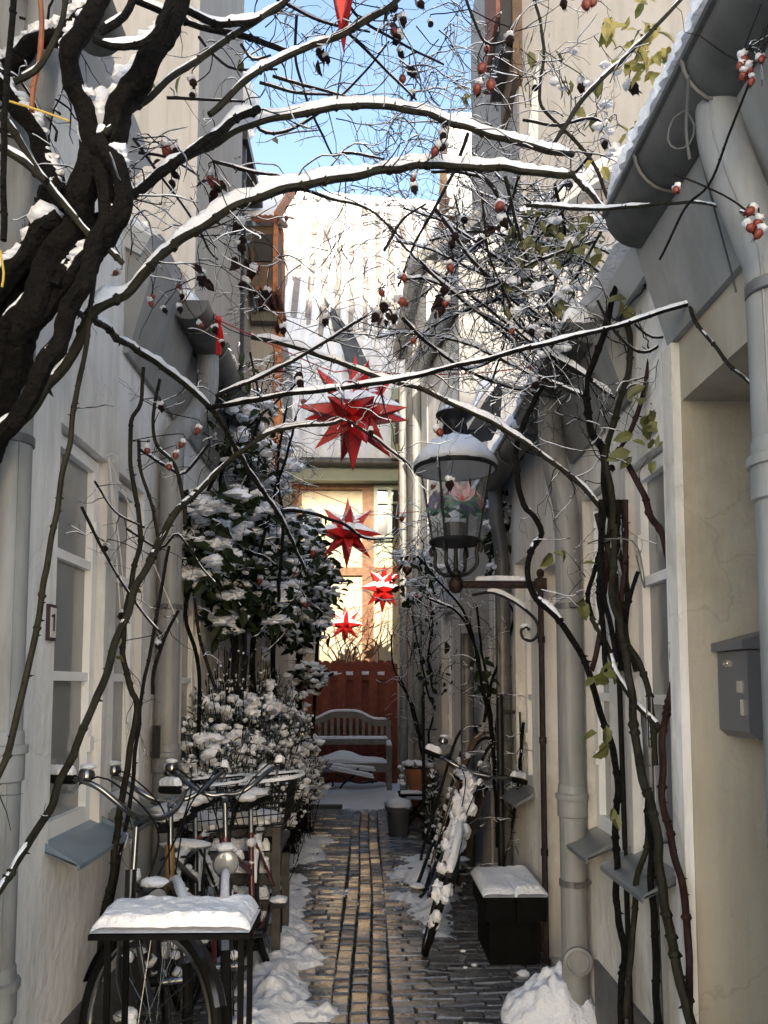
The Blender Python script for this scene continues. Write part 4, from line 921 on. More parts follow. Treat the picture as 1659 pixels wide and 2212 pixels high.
for j,(r,z) in enumerate(((rr_-.004,zr_+.006),(rr_+.005,zr_+.022),(rr_*.93,zr_+.062),(rr_*.75,zr_+.11),(rr_*.5,zl(962)+.03),(.068,zc+.02))):
    pr.append([(cxl+r*(1+.03*noise.noise(V((i*.5,j,0))))*cos(2*pi*i/n),YL+r*(1+.03*noise.noise(V((i*.5,j,0))))*sin(2*pi*i/n),z+.014*noise.noise(V((3*cos(2*pi*i/n),3*sin(2*pi*i/n),j)))) for i in range(n)])
s_.add(sum(pr,[]),[(j*n+i,j*n+(i+1)%n,(j+1)*n+(i+1)%n,(j+1)*n+i) for j in range(5) for i in range(n)])
s_.blob((cxl,YL,zt_+.018),.102,.102,.045,16,8,.15); s_.build('snow','snow',cp,60)
b = MB(); b.lathe((cxl+.0,YL,0),[(.056,zb+.006),(.056,zl(1131)),(.0,zl(1130))],20); b.build('lamp_holder','burner',lt)
# painted lilies standing inside the glass
def lily(a, z0, s, mats):
    fl = thing; r = rg0+(rg1-rg0)*.45-.016; O = V((cxl+r*cos(a),YL+r*sin(a),z0)); tn = V((-sin(a),cos(a),0)); out = V((cos(a),sin(a),.25))
    b = MB()
    def petal(ang, L, W, m, lift):
        b.cm = m; d = tn*sin(ang)+V((0,0,1))*cos(ang); b.leaf(O+out*lift,d,out,L*s*.78,W*s*.8)
    petal(-.75,.15,.075,0,.0); petal(.75,.15,.075,0,.001); petal(-.32,.17,.07,0,.004); petal(.32,.17,.07,0,.005); petal(0,.12,.06,0,.008)
    petal(-1.25,.14,.055,2,.002); petal(1.25,.14,.055,2,.003); petal(-1.9,.10,.045,2,.004); petal(1.9,.10,.045,2,.005)
    for q in (-.5,-.18,.18,.5): petal(q,.085,.012,1,.012)
    b.build('painted_flower',mats,lt,False)
lily(-pi/2+.12,zl(1098),1.0,['petal','petal_red','petal_green']); lily(-pi/2-.85,zl(1110),.95,['petal_blue','petal','petal_green']); lily(-pi/2+1.1,zl(1112),.95,['petal','petal_red','petal_green']); lily(pi/2+.5,zl(1095),1.0,['petal','petal_red','petal_green']); lily(pi/2-.7,zl(1098),.9,['petal_blue','petal','petal_green'])
# mint wall lamp behind it
p = at(1088,1052,5.7); wl_ = thing('wall_lamp',tuple(p),'mint green bowl shaped lamp with a thick snow cap behind the lantern','lamp')
b = MB(); b.lathe(p,[(.03,-.07),(.085,-.05),(.11,.0),(.115,.035),(.10,.04),(.0,.045)],24); b.build('shade','mint',wl_); s_ = MB(); s_.blob(p+V((0,0,.05)),.115,.115,.05,14,8,.15); s_.blob(at(1075,1010,5.72),.09,.07,.12,12,8,.25); s_.blob(at(1095,985,5.74),.055,.06,.10,12,8,.25); s_.build('snow','snow',wl_,60)
b = MB(); b.tube([p+V((0,0,-.06)),p+V((.05,0,-.12)),(.97,p.y,p.z-.1)],.014,8); b.build('bracket','iron',wl_)
b = MB(); b.prism([at(1072,985,5.66),at(1088,952,5.66),at(1094,958,5.66),at(1078,990,5.66)],(0,0,0),(0,.02,0)); b.build('ornament','red',wl_,False)
# ------------------------------------------------------------------ block bench, table, chair
t = thing('block_bench',(.80,4.5,0),'low black timber block bench under a thick slab of snow by the right wall','bench')
y0, y1, xa, xb = 4.22, 4.76, .615, .955
b = MB(); b.box(((xa+xb)/2-.08,(y0+y1)/2,.315),(.155,y1-y0,.125)); b.box(((xa+xb)/2+.082,(y0+y1)/2-.01,.315),(.155,y1-y0,.125)); b.build('seat','blackwood',t,False)
b = MB(); b.box(((xa+xb)/2+.005,(y0+y1)/2+.03,.125),(.27,y1-y0-.07,.25)); b.build('base','blackwood',t,False)
s_ = MB(); nx, ny = 22, 26; vs = []
for j in range(ny+1):
    for i in range(nx+1):
        u, v = i/nx, j/ny; x = xa-.006+(xb-xa+.01)*u; y = y0-.006+(y1-y0)*v
        e = min(1,(min(u,1-u)*9+.12))*min(1,min(v,1-v)*11+.12)
        h = .05*e**.5*(1+.25*noise.noise(V((x*9,y*9,0)))+.15*noise.noise(V((x*30,y*30,0)))) - (.02*math.exp(-((u-.5)/.02)**2) if v < .5 else 0)
        vs.append((x,y,.378+h))
s_.add(vs,[(j*(nx+1)+i,j*(nx+1)+i+1,(j+1)*(nx+1)+i+1,(j+1)*(nx+1)+i) for j in range(ny) for i in range(nx)])
s_.add([(xa-.004,y0-.004,.379),(xb,y0-.004,.379),(xb,y1,.379),(xa-.004,y1,.379)],[(0,1,2,3)]); s_.build('snow','snow',t,60)
tl = at(190,2006,2.36); tr_ = at(540,2022,2.36)
t = thing('side_table',((tl.x+tr_.x)/2,2.48,0),'small black table with a thick flat slab of snow in front of the bicycles','table')
zt = .775; x0, x1 = tl.x, tr_.x; y0, y1 = 2.36, 2.60
b = MB(); b.box(((x0+x1)/2,(y0+y1)/2,zt-.012),(x1-x0,y1-y0,.015)); b.build('tabletop','blackwood',t,False)
for xx in (x0+.05,x1-.03):
    for yy in (y0+.03,y1-.03): b = MB(); b.bar((xx,yy,zt-.018),(xx+.0,yy,0),.017,.014,V((0,1,0))); b.build('leg','blackwood',t,False)
b = MB(); b.box(((x0+x1)/2,y1-.03,zt-.05),(x1-x0-.1,.02,.05)); b.build('apron','blackwood',t,False)
s_ = MB(); nx, ny = 44, 20; vs = []
for j in range(ny+1):
    for i in range(nx+1):
        u, v = i/nx, j/ny; x = x0+.004+(x1-x0-.008)*u; y = y0+.004+(y1-y0-.008)*v
        e = min(1,(min(u,1-u)*14+.1))*min(1,min(v,1-v)*9+.1)
        h = .052*e**.5*(1+.22*noise.noise(V((x*9,y*9,3)))+.12*noise.noise(V((x*32,y*32,0))))
        vs.append((x+.006*noise.noise(V((x*20,y*20,1))),y-.008*e+.007*noise.noise(V((x*24,y*24,5))),zt+h))
s_.add(vs,[(j*(nx+1)+i,j*(nx+1)+i+1,(j+1)*(nx+1)+i+1,(j+1)*(nx+1)+i) for j in range(ny) for i in range(nx)])
s_.add([(x0+.002,y0+.0,zt+.001),(x1-.002,y0+.0,zt+.001),(x1-.002,y1,zt+.001),(x0+.002,y1,zt+.001)],[(0,1,2,3)]); s_.build('snow','snow',t,60)
# slatted garden chair
t = thing('garden_chair',(-.62,4.5,0),'dark grey slatted garden chair with snow on its slats beside the bicycles','chair')
yb, xr, xl = 4.38, -.50, -.95
for xx,yy in ((xr,yb),(xl,yb),(xr,yb-.42+.9),(xl,yb-.42+.9)):
    hgt = .72 if yy == yb else .48
    b = MB(); b.box((xx,yy,hgt/2),(.045,.045,hgt)); b.build('leg','chairwood',t,False)
for zz in (.70,.56,.44,.30,.17):
    b = MB(); b.box(((xr+xl)/2,yb+.004,zz),(xr-xl-.045,.024,.055)); sl_ = b.build('back_slat','chairwood',t,False)
    snowridge(sl_,[V((xl+.03+(xr-xl-.06)*i/50,yb-.004,zz+.03)) for i in range(51)],.03,amt=2.4,hk=1.5,gap=-.6,seed=zz*9)
b = MB(); b.box(((xr+xl)/2,yb+.24,.42),(xr-xl-.05,.44,.03)); st = b.build('seat','chairwood',t,False); s_ = MB(); s_.blob(((xr+xl)/2,yb+.24,.45),.22,.2,.05,16,8,.2); s_.build('snow','snow',st,60)
b = MB(); b.box((xr,yb+.24,.60),(.05,.5,.03)); b.build('armrest','chairwood',t,False)
# ------------------------------------------------------------------ sledges leaning by the right wall
def sledge(x, y, label, lean, rz, h, m='brownwood'):
    t = thing('wooden_sledge',(x,y,0),label,'sledge','sledges leaning against the right wall')
    T = Matrix.Translation((x,y,0)) @ Matrix.Rotation(rz,4,'Z') @ Matrix.Rotation(lean,4,'Y')
    for sy in (-.14,.14):
        b = MB(); b.T = T
        P = smoothpath([(.02,sy,0),(-.005,sy,.15),(0,sy,.5*h),(.0,sy,.82*h),(.03,sy,.97*h),(.11,sy,1.03*h),(.17,sy,.97*h),(.16,sy,.88*h)],.03)
        for p, q in zip(P,P[1:]): b.bar(T.inverted()@(T@p),q,.022,.016,V((0,1,0)))
        rn = b.build('runner',m,t,False)
    b = MB(); b.T = T; b.box((.11,-.07,.45*h),(.018,.055,.72*h)); b.box((.11,.07,.45*h),(.018,.055,.72*h)); b.box((.11,0,.45*h),(.018,.055,.72*h)); b.build('seat_slats','timber' if m != 'iron' else 'brownwood',t,False)
    for zz in (.18,.72): b = MB(); b.T = T; b.box((.055,0,zz*h),(.10,.3,.03)); b.build('cross_bar',m,t,False)
    s_ = MB()
    P = [T@V((.01,-.14,.05+.8*h*i/60)) for i in range(61)]
    for i in range(0,61,3): 
        if rnd.random() < .6: s_.blob(P[i]+V((-.01,-.005,.01)),.02,.018,.026,7,5,.4)
    for i in range(7): q = T@V((.06,rnd.uniform(-.14,.14),rnd.choice((.18,.72))*h)); s_.blob(q+V((0,0,.02)),.035,.03,.022,7,5,.3)
    s_.build('snow','snow',t,60)
sledge(.50,5.75,'dark wooden sledge, nearest of those leaning on the right wall',.30,.2,1.15,'iron'); sledge(.46,6.1,'second wooden sledge leaning behind the nearest dark one',.31,-.1,1.2); sledge(.44,6.45,'rearmost wooden sledge, leaning with its curl nearest the grey pipe',.30,.15,1.22,'iron')
# curved iron feet on the snow
for k,(x0_,y0_) in enumerate(((.33,5.7),(.38,5.55),(.46,5.45),(.50,5.36))):
    b = MB(); P = smoothpath([(x0_+.14,y0_+.1,.34),(x0_+.08,y0_+.05,.20),(x0_+.03,y0_,.09),(x0_-.02,y0_-.03,.035)],.02); b.tube(P,[.013]*len(P),8); single(b,'sledge_iron','iron',(x0_,y0_,0),'curved dark sledge iron sticking out of the snow by the right wall','sledge iron','curved sledge irons in the snow')
# ------------------------------------------------------------------ bicycles
def bicycle(front, rz, lean, steer, label, paint='bikeblack', bars='upright', head='bikeblack', lamp=True, basket=None, seed=0, saddle=True, carrier=True, snowy=1.0, fsnow=.35):
    """front = ground point under the front hub; rz = heading of the frame; lean about the ground line; steer of the fork"""
    A = V((.36,0,.60)); ax = V((-.26,0,.966)).normalized()
    St = Matrix.Translation(A) @ Matrix.Rotation(steer,4,ax) @ Matrix.Translation(-A)
    B0 = Matrix.Rotation(rz,4,'Z') @ Matrix.Rotation(lean,4,'X')
    hub = B0 @ (St @ V((.545,0,.335)))
    T = Matrix.Translation(V(front)-V((hub.x,hub.y,0))) @ B0
    F = T @ St
    t = thing('bicycle',tuple(T@V((0,0,0))),label,'bicycle','bicycles leaning along the alley walls')
    rs = random.Random(seed); R = .335
    def wheel(c, X):
        b = MB(); b.T = X; n = 48; P = [c+V((R*cos(2*pi*i/n),0,R*sin(2*pi*i/n))) for i in range(n+1)]; b.tube(P,.019,9,cap=False); w = b.build('wheel','rubber',t)
        b = MB(); b.T = X
        P = [c+V(((R-.027)*cos(2*pi*i/n),0,(R-.027)*sin(2*pi*i/n))) for i in range(n+1)]
        b.tube(P,.011,8,cap=False); b.build('rim','chrome',w)
        b = MB(); b.T = X
        b.tube([c+V((0,-.05,0)),c+V((0,.05,0))],.02,10)
        for i in range(28):
            a = 2*pi*i/28; a2 = a+(.55 if i%4 < 2 else -.55); sy = .03 if i%2 else -.03
            b.tube([c+V((.018*cos(a2),sy,.018*sin(a2))),c+V(((R-.03)*cos(a),0,(R-.03)*sin(a)))],.0014,4)
        b.build('spokes','chrome',w)
        return w
    wf = wheel(V((.545,0,.335)),F); wr = wheel(V((-.53,0,.335)),T)
    def mud(c, a0, a1, X, sk):
        b = MB(); b.T = X; n = 26; vs = []
        for i in range(n+1):
            a = a0+(a1-a0)*i/n; d = V((cos(a),0,sin(a)))
            for y,r in ((-.026,R+.022),(-.014,R+.032),(.014,R+.032),(.026,R+.022)): vs.append(c+d*r+V((0,y,0)))
        b.add(vs,[(i*4+k,i*4+k+1,i*4+k+5,i*4+k+4) for i in range(n) for k in range(3)]); m = b.build('mudguard','bikeblack',t)
        b = MB(); pts = [X@(c+V((cos(a0+(a1-a0)*i/40),0,sin(a0+(a1-a0)*i/40)))*(R+.034)) for i in range(41)]
        snowstrip(b,pts,[.024]*41,2.0*snowy*sk,1.0,1.0,-.15,seed=seed); 
        if b.f and sk: b.build('snow','snow',m,60)
    mud(V((.545,0,.335)),.15*pi,.95*pi,F,fsnow); mud(V((-.53,0,.335)),-.05*pi,.9*pi,T,1)
    b = MB(); b.T = T; bb = V((-.07,0,.28)); st_ = V((-.23,0,.74)); h1, h0 = V((.315,0,.80)), V((.375,0,.58))
    b.tube([bb,st_],.015,10); b.tube([h0+V((-.01,0,.05)),bb],.018,10); b.tube([h1+V((0,0,-.03)),V((-.17,0,.55))],.015,10)
    for sy in (-.06,.06): b.tube([bb+V((0,sy*.4,0)),V((-.53,sy,.335))],.009,8); b.tube([st_+V((0,sy*.2,-.03)),V((-.53,sy,.335))],.008,8)
    fr = b.build('frame',paint,t)
    b = MB(); b.T = T; b.tube([h1+V((-.005,0,.02)),h0+V((0,0,-.01))],.021,12); b.build('head_tube',head,t)
    b = MB(); b.T = F
    for sy in (-.055,.055): b.tube(smoothpath([h0+V((0,sy*.7,-.01)),V((.42,sy,.47)),V((.545,sy,.335))],.04),.011,8)
    b.tube([h0+V((0,-.045,-.005)),h0+V((0,.045,-.005))],.018,8); b.build('fork',paint,t)
    b = MB(); b.T = F; sm = V((.275,0,.98)); b.tube([h1,sm],.0125,10); b.tube([sm,sm+V((.05,0,.03))],.016,8); b.build('stem','chrome',t)
    b = MB(); b.T = F; cc = sm+V((.05,0,.035))
    for sy in (-1,1):
        P = [cc,cc+V((.01,sy*.06,.0)),cc+V((.0,sy*.13,.035)),cc+V((-.05,sy*.20,.085)),cc+V((-.11,sy*.245,.10)),cc+V((-.25,sy*.27,.085))] if bars == 'upright' else [cc,cc+V((.0,sy*.12,.012)),cc+V((-.03,sy*.22,.03)),cc+V((-.10,sy*.30,.03))]
        Q = smoothpath(P,.02); b.tube(Q,.011,10)
    hb = b.build('handlebar','chrome',t)
    for sy in (-1,1):
        e0, e1 = (cc+V((-.13,sy*.248,.10)),cc+V((-.27,sy*.272,.083))) if bars == 'upright' else (cc+V((-.03,sy*.22,.03)),cc+V((-.11,sy*.32,.03)))
        b = MB(); b.T = F; b.tube([e0,e0.lerp(e1,.5),e1],[.017,.018,.016],10); g_ = b.build('grip','rubber',hb)
        P = [F@(e0.lerp(e1,i/24))+V((0,0,.012)) for i in range(25)]; q_ = MB(); snowstrip(q_,P,[.018]*25,2.5*snowy,1.3,1.1,-.5,seed=seed+sy)
        if q_.v: q_.build('snow','snow',hb,60)
        b = MB(); b.T = F; lv = e0.lerp(e1,.0)+V((.03,0,-.02)); b.tube([e0+V((.03,0,-.01)),lv.lerp(e1,.4)+V((.02,-sy*.02,-.03)),e1+V((.03,-sy*.025,-.035))],.006,6); b.build('brake_lever','lettersteel',hb)
        b = MB(); b.T = F; b.tube(smoothpath([e0+V((.03,0,-.01)),e0+V((.12,-sy*.05,.02)),cc+V((.13,sy*.05,-.03)),cc+V((.07,sy*.01,-.3))],.03),.0035,5); b.build('cable','rubber',hb)
    b = MB(); b.T = F; bp = cc+V((-.09,-.235,.125)); b.lathe(bp,[(.02,-.02),(.03,-.012),(.031,.002),(.024,.016),(.008,.022),(.0,.023)],16); b.build('bell','chrome',hb)
    q_ = MB(); q_.blob(F@(bp+V((0,0,.028))),.028,.028,.012,9,6,.2); q_.build('snow','snow',hb,60)
    if lamp:
        b = MB(); b.T = F; lp = V((.455,0,.735)); b.lathe(lp,[(.018,-.07),(.045,-.045),(.056,-.005),(.056,.005),(.05,.006)],20,axis=V((1,0,-.12))); b.tube([lp+V((-.05,0,-.01)),h0+V((0,0,.03))],.008,6); ho = b.build('headlight','bikeblack' if lamp == 1 else 'chrome',t)
        b = MB(); b.T = F; b.lathe(lp,[(.05,.0062),(.04,.012),(.0,.016)],20,axis=V((1,0,-.12))); b.build('lens','lens',ho)
        q_ = MB(); q_.blob(F@(lp+V((-.02,0,.065))),.05,.04,.02,9,6,.25); q_.build('snow','snow',ho,60)
    if saddle:
        b = MB(); b.T = T; b.tube([st_+V((0,0,-.02)),V((-.275,0,.87))],.013,8); b.build('seat_post','chrome',t)
        b = MB(); b.T = T; n = 12; vs = []
        for i in range(n+1):
            u = i/n; x = -.13-.27*u; w = .022+.085*(max(0,u-.25)/.75)**1.2*(1 if u < .9 else .85); z = .905+.02*u*u
            for k in range(7): a = pi*k/6; vs.append(V((x,w*cos(a),z-.035+.04*sin(a))))
        b.add(vs,[(i*7+k,i*7+k+1,i*7+k+8,i*7+k+7) for i in range(n) for k in range(6)]+[tuple(range(7)),tuple(range(n*7+6,n*7-1,-1))]+[(i*7,(i+1)*7,(i+1)*7+6,i*7+6) for i in range(n)]); sa = b.build('saddle','rubber',t)
        q_ = MB(); q_.blob(T@V((-.31,0,.935)),.09,.085,.03,12,8,.5,3.5); q_.blob(T@V((-.2,0,.925)),.06,.04,.022,9,6,.25); q_.build('snow','snow',sa,60)
    if carrier:
        b = MB(); b.T = T
        for sy in (-.06,0,.06): b.tube([V((-.32,sy,.72)),V((-.78,sy,.72))],.006,6)
        for xx in (-.36,-.55,-.76): b.tube([V((xx,-.06,.72)),V((xx,.06,.72))],.006,6)
        for sy in (-.06,.06): b.tube([V((-.7,sy,.72)),V((-.53,sy,.335))],.006,6)
        ca = b.build('carrier','bikeblack',t); q_ = MB(); q_.blob(T@V((-.55,0,.74)),.11,.06,.026,12,7,.45); q_.build('snow','snow',ca,60)
        b = MB(); b.T = T; b.lathe(V((-.80,0,.70)),[(.03,0),(.03,.012),(0,.013)],14,axis=V((-1,0,0))); b.build('rear_reflector','reflector',t)
    if basket:
        b = MB(); b.T = F if basket == 'front' else T; o = V((.50,0,.80)) if basket == 'front' else V((-.55,0,.735))
        lx0,ly0,lx1,ly1,h = .12,.14,.17,.20,.24
        def rect(u): return [V(((lx0+(lx1-lx0)*u)*sx,(ly0+(ly1-ly0)*u)*sy,h*u))+o for sx,sy in ((-1,-1),(1,-1),(1,1),(-1,1))]
        for u in (0,.25,.5,.75,1): r = rect(u); b.tube(r+[r[0]],.0035 if u < 1 else .006,5)
        r0_, r1_ = rect(0), rect(1)
        for i in range(4):
            for k in range(8): f_ = k/8; b.tube([r0_[i].lerp(r0_[(i+1)%4],f_),r1_[i].lerp(r1_[(i+1)%4],f_)],.0026,4)
        for k in range(1,6): b.tube([r0_[0].lerp(r0_[1],k/6),r0_[3].lerp(r0_[2],k/6)],.0026,4)
        bk = b.build('basket','iron',t); q_ = MB()
        X = F if basket == 'front' else T
        q_.blob(X@(o+V((0,0,.035))),.10,.12,.035,12,7,.4)
        P = [X@p for p in smoothpath(r1_+[r1_[0]],.012)]; snowstrip(q_,P,[.010]*len(P),1.5,1.2,1.2,.1,seed=seed+3); q_.build('snow','snow',bk,60)
    b = MB(); b.T = T; b.tube([bb+V((0,-.06,0)),bb+V((0,.06,0))],.022,10); n = 20; b.tube([bb+V((.09*cos(2*pi*i/n),-.05,.09*sin(2*pi*i/n))) for i in range(n+1)],.006,5,cap=False)
    cr = b.build('chainset','bikeblack',t)
    for sg_ in (1,-1):
        e = bb+V((.15*sg_*.8,-.075*sg_,-.10*sg_)); b = MB(); b.T = T; b.tube([bb+V((0,-.065*sg_,0)),e],.009,6); b.box(e+V((0,-.045*sg_,0)),(.09,.075,.022)); b.build('pedal','bikeblack',cr,False)
        q_ = MB(); q_.blob(T@(e+V((0,-.045*sg_,0)))+V((0,0,.02)),.05,.045,.02,9,6,.3); q_.build('snow','snow',cr,60)
    q_ = MB()
    for i in range(int(26*snowy)):
        a_, c_ = rs.choice(((bb,st_),(h0,bb),(h1,V((-.17,0,.55))),(V((-.53,.06,.335)),st_),(h0,V((.545,.05,.335))))); p = T@(a_.lerp(c_,rs.random())); s_ = rs.uniform(.012,.026); q_.blob(p+V((0,0,s_*.8)),s_*1.2,s_*1.1,s_,7,5,.4)
    if snowy > 2:
        for i in range(46):
            a = rs.uniform(-.1,.75)*pi; p = F@(V((.545,0,.335))+V((cos(a),0,sin(a)))*(R+rs.gauss(0,.02)))+V((rs.gauss(-.01,.02),rs.gauss(0,.02),.01)); s_ = rs.uniform(.015,.036); q_.blob(p,s_,s_,s_*1.1,9,6,.6,4.)
        for i in range(30):
            p = F@(h0.lerp(V((.30,0,.98)),rs.random())+V((rs.gauss(.03,.03),rs.gauss(0,.03),0))); s_ = rs.uniform(.018,.04); q_.blob(p,s_,s_,s_*1.2,9,6,.6,4.)
    q_.build('snow','snow',fr,60)
    return t
bicycle((-.755,2.78,0),-pi/2,.06,.98,'black bicycle with its front wheel turned square, nearest behind the snowy table',lamp=1,seed=1,basket=None,fsnow=0)
bicycle((-.76,3.2,0),-pi/2+.03,.09,.35,'bicycle with an ochre head tube wedged between the two others','bikeblack',head='bikegold',lamp=None,basket='rear',seed=2)
bicycle((-.58,3.35,0),-pi/2-.05,.10,.22,'dark red bicycle with a chrome headlight beside the trodden snow','bikered',head='bikered',lamp=2,basket='rear',seed=3)
bicycle((.42,4.55,0),-pi/2-.10,-.30,-.02,'black bicycle plastered with snow, leaning on the right behind the block bench','bikeblack',bars='flat',lamp=None,seed=4,snowy=2.4,carrier=False,fsnow=1)
# ------------------------------------------------------------------ roses: canes traced as 3-D curves, random twigs, hips, leaves, snow
HIPS = {}
def mk_hip(kind):
    b = MB(); r = 1.0
    b.lathe((0,0,0),[(.05,.25),(.12,.02),(.5,-.18),(.86,-.6),(.95,-1.1),(.86,-1.6),(.55,-2.05),(.33,-2.2),(.3,-2.3)],14)
    k = .30 if kind == 'hip_dark' else .10
    b.v = [tuple(V(p)*(1+k*noise.noise(V(p)*1.6+V((5,1,0)))+k*.6*noise.noise(V(p)*3.7)+ (-.12*max(0,noise.noise(V((p[0]*4,p[1]*4,0)))) if kind == 'hip_dark' else 0))) for p in b.v]
    for i in range(6):
        a = 2*pi*i/6+.3; d = V((cos(a),sin(a),0)); l = .5+.5*((i*37)%5)/5
        b.add([V((d.x*.2-d.y*.14,d.y*.2+d.x*.14,-2.2)),V((d.x*.2+d.y*.14,d.y*.2-d.x*.14,-2.2)),V((d.x*(.35+.4*l),d.y*(.35+.4*l),-2.5-l))],[(0,1,2),(2,1,0)])
    return b
class Rose:
    def __init__(s, name, loc, label, cat, seed, group=None):
        s.t = thing(name,loc,label,cat,group); s.tw = MB(); s.ts = MB(); s.rs = random.Random(seed); s.seed = seed; s.tips = []; s.nh = 0; s.canes = []
        s.hipm = {}
    def cane(s, pts, r0, r1, snow=1.0, thorns=0, m='bark_green', X=None, Y=None, rough=.12, hk=1.9, name='cane', step=.02, gap=0., buds=True):
        """pts: (px,py[,Y]); radii in photo pixels"""
        W = []
        n = len(pts)
        for i,p in enumerate(pts):
            if len(p) > 2: W.append(at(*p))
            elif X is not None: W.append(atx(p[0],p[1],X if not isinstance(X,tuple) else X[0]+(X[1]-X[0])*i/(n-1)))
            else: W.append(at(p[0],p[1],Y if not isinstance(Y,tuple) else Y[0]+(Y[1]-Y[0])*i/(n-1)))
        R = [pxm(r0+(r1-r0)*i/(n-1),w.y*1.0) for i,w in enumerate(W)]
        P, R = smoothpath(W,step,R)
        for i in range(len(P)): P[i] = P[i]+V((noise.noise(P[i]*9+V((s.seed,0,0))),noise.noise(P[i]*9+V((0,s.seed,7))),noise.noise(P[i]*9+V((3,0,s.seed)))))*R[i]*.9
        b = MB(); b.tube(P,R,16 if R[0] > .018 else 9 if R[0] > .008 else 7,rough=rough)
        L = len(P)
        for k in range(int(thorns*L*step)):
            i = s.rs.randrange(1,L-1); d = V((s.rs.gauss(0,1),s.rs.gauss(0,1),s.rs.gauss(0,1))); t = (P[i+1]-P[i-1]).normalized(); d = (d-t*d.dot(t)).normalized(); ln = max(.007,R[i]*1.1)*s.rs.uniform(.8,1.5)
            a = d.orthogonal(); a = t; e = t.cross(d)
            q = P[i]+d*R[i]*.8; w = ln*.42
            b.add([q+a*w,q-a*w*.6+e*w*.4,q-a*w*.6-e*w*.4,q+d*ln-a*ln*.25],[(0,1,3),(1,2,3),(2,0,3)])
        if buds:
            for k in range(int(L*step*7)):
                i = s.rs.randrange(1,L-1); b.blob(P[i],R[i]*1.35,R[i]*1.3,R[i]*1.3,6,4,.3)
        o = b.build(name,m,s.t)
        if snow:
            q = MB(); snowstrip(q,P,R,snow,hk,1.05,gap,seed=s.rs.random()*20)
            if q.f: q.build('snow','snow',o,60)
        s.canes.append((P,R)); return P, R
    def twig(s, p, d, L, r, lev, droop=-.1, snow=1.0, wig=.28):
        rs = s.rs; P = [V(p)]; d = V(d).normalized(); n = max(3,int(L/.035)); st = L/n
        for i in range(n):
            d = (d+V((rs.gauss(0,wig),rs.gauss(0,wig),rs.gauss(0,wig)+droop*.35))).normalized(); P.append(P[-1]+d*st)
        R = [max(.0007,r*(1-.7*i/n)) for i in range(n+1)]
        s.tw.tube(P,R,5)
        if snow and L > .07 and abs(d.z) < .8:
            Q, RR = smoothpath(P,.012,[max(x,.0022) for x in R]); snowstrip(s.ts,Q,RR,snow*.95,2.0,1.25,.27,seed=rs.random()*30)
        s.tips.append((P[-1],d))
        if lev > 0:
            for k in range(rs.choice((1,2,2,3))):
                i = rs.randrange(1,n+1); dd = (d+V((rs.gauss(0,.8),rs.gauss(0,.5),rs.gauss(0,.8)))).normalized(); s.twig(P[i],dd,L*rs.uniform(.3,.65),R[min(i,n)]*.7,lev-1,droop,snow,wig)
    def fromcane(s, k, n, L, r, lev, bias=V((0,0,0)), droop=-.1, snow=1., lo=.1, hi=1.):
        P, R = s.canes[k]
        for _ in range(n):
            i = int(len(P)*s.rs.uniform(lo,hi)); i = min(max(i,1),len(P)-2); t = (P[i+1]-P[i-1]).normalized()
            d = (t*.7+V((s.rs.gauss(0,.7),s.rs.gauss(0,.5),s.rs.gauss(0,.7)))+bias); s.twig(P[i],d,L*s.rs.uniform(.5,1.2),min(R[i]*.6,r),lev,droop,snow)
    def hip(s, p, r, kind='hip', snow=True, stalk=.06):
        if s.nh >= 98: return
        s.nh += 1; rs = s.rs
        if kind not in s.hipm:
            s.hipm[kind] = mk_hip(kind); me = bpy.data.meshes.new('rose_hip'); b = s.hipm[kind]; me.from_pydata(b.v,[],b.f); me.materials.append(M[kind]); me.polygons.foreach_set('use_smooth',[True]*len(me.polygons)); s.hipm[kind] = me
            b = MB(); b.blob((0,0,.05),1.05,.95,.9,11,8,.6,3.); me2 = bpy.data.meshes.new('snow'); me2.from_pydata(b.v,[],b.f); me2.materials.append(M['snow']); me2.polygons.foreach_set('use_smooth',[True]*len(me2.polygons)); s.hipm[kind+'s'] = me2
        o = bpy.data.objects.new('rose_hip',s.hipm[kind]); COL.objects.link(o); o.parent = s.t; o.location = V(p)+V((0,0,r))-V(s.t['_o']); o.scale = (r,r,r); o.rotation_euler = (rs.gauss(0,.35),rs.gauss(0,.35),rs.random()*6)
        if snow:
            c = bpy.data.objects.new('snow',s.hipm[kind+'s']); COL.objects.link(c); c.parent = o; c.scale = (1,1,rs.uniform(.7,1.3)); c.location = (rs.gauss(0,.2),rs.gauss(0,.2),.05)
        q = V(p)+V((0,0,r)); best = None
        for P, R in s.canes:
            for c_ in P[::3]:
                dd = c_-q
                if dd.z > -.02:
                    l = dd.length+abs(dd.y)*.3
                    if best is None or l < best[0]: best = (l,c_)
        if best is not None and best[0] < .3:
            e = best[1]; mid = q.lerp(e,.5)+V((rs.gauss(0,.012),0,.25*(e-q).length*0+rs.uniform(.0,.02)))
            s.tw.tube(smoothpath([q,q+V((0,0,min(.03,(e-q).length*.4))),mid,e],.02),.0020,5)
        else:
            a = V((rs.gauss(0,.5),rs.gauss(0,.3),1)).normalized(); s.twig(q,a,.16,.0022,1,-.1,.7)
    def snowlump(s, p, r):
        s.ts.blob(p,r*s.rs.uniform(.9,1.5),r*s.rs.uniform(.7,1.1),r*s.rs.uniform(.5,.9),11,8,.6,4.)
    def finish(s):
        if s.tw.f: o = s.tw.build('twigs','twig',s.t); o['kind'] = 'stuff'
        if s.ts.f: q = s.ts.build('snow','snow',o if s.tw.f else s.t,60)
